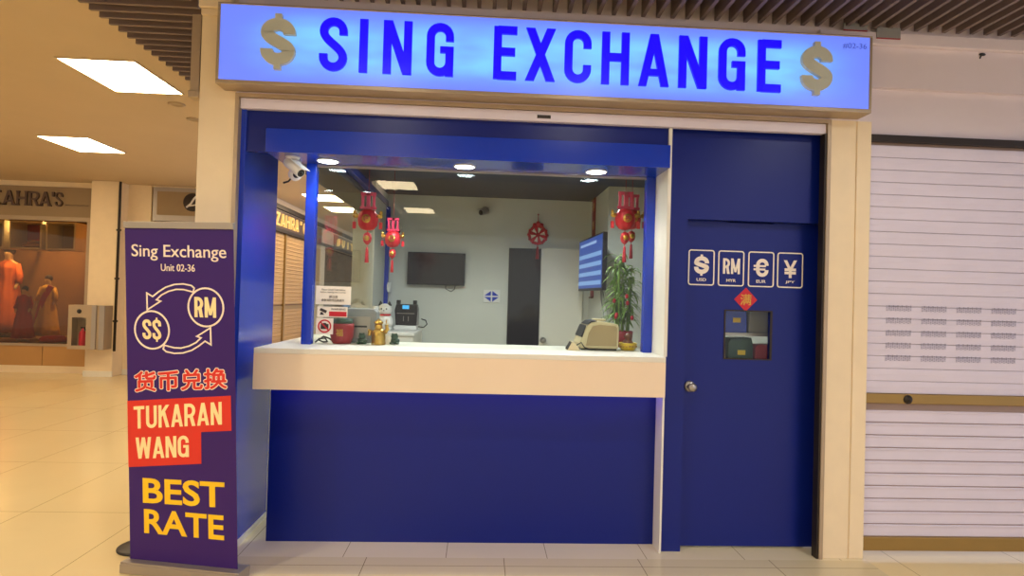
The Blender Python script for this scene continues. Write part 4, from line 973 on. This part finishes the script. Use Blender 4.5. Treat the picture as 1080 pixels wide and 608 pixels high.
MB().prism([(1.665, 1.452), (1.738, 1.526), (1.665, 1.600), (1.592, 1.526)], front(DY - .0005), -.002, 0).build('paper', 'red', dd, world=True)
put_text(MB(), '满', 1.630, 1.700, 1.492, 1.560, front(DY - .0025), -.001, 0, .012).build('character', 'gold', dd, world=True)

# shelf with packets seen through the door window
for z, lb in ((1.300, 'upper dim shelf board seen through the small door window'), (1.100, 'lower dim shelf board seen through the small door window')):
    t = thing('stock_shelf', lb, 'shelf', (1.69, .40, z))
    MB().box(1.30, 2.109, .28, .52, z, z + .011).build('board', 'dark_metal', t, world=True)
    MB().box(1.30, 2.109, .27, .28, z - .006, z + .014).build('front_lip', 'alu', t, world=True)
for i, (x, z, w, hh, m_, lb) in enumerate(((1.53, 1.3115, .13, .17, 'white_pl', 'pale packet on the upper shelf behind the door window, left'), (1.675, 1.3115, .15, .19, 'blue', 'blue packet on the upper shelf behind the door window'), (1.85, 1.3115, .18, .17, 'grey_pl', 'grey plastic packet on the upper shelf behind the door window, right'), (1.54, 1.1115, .15, .14, 'tan_pl', 'tan packet on the lower shelf behind the door window'), (1.71, 1.1115, .17, .17, 'green_dark', 'green packet on the lower shelf behind the door window'), (1.89, 1.1115, .17, .13, 'red2', 'red packet on the lower shelf behind the door window'))):
    t = thing('packet', lb, 'packet', (x, .36, z + .0005), 0, 'packets behind the door window')
    MB().prism([(-w / 2, 0), (w / 2, 0), (w * .47, hh * .8), (w * .42, hh), (-w * .40, hh * .97), (-w * .48, hh * .8)], FR, -.06, .06).build('bag', m_, t, bevel=.006)
    if i in (0, 1, 4): MB().box(-.02, .03, -.063, -.059, hh * .35, hh * .35 + .03).build('price_tag', 'yellow', t)

# small plates and marks on the bulkhead
for i, (x0, x1, z0, z1) in enumerate(((2.345, 2.49, 3.112, 3.175), (2.14, 2.285, 3.150, 3.19))):
    t = thing('number_plate', ['grey plate with red lower edge on the bulkhead right of the sign', 'grey plate on the bulkhead above the right end of the sign'][i], 'plate', ((x0 + x1) / 2, -.036, z0), 0)
    MB().box(x0, x1, -.042, -.0355, z0, z1).build('plate', 'grey_pl', t, world=True)
    MB().box(x0, x1, -.043, -.0355, z0 - .004, z0).build('lower_edge', 'red2', t, world=True)
tag(MB().ball((3.035, -.004, 3.06), (.022, .006, .010), 10).tube([(3.03, -.002, 3.055), (3.02, -.004, 3.035)], .004, 6).build('bulkhead_fixing', 'black'), 'small dark fixing on the grey bulkhead above the right shutter', 'fixing')
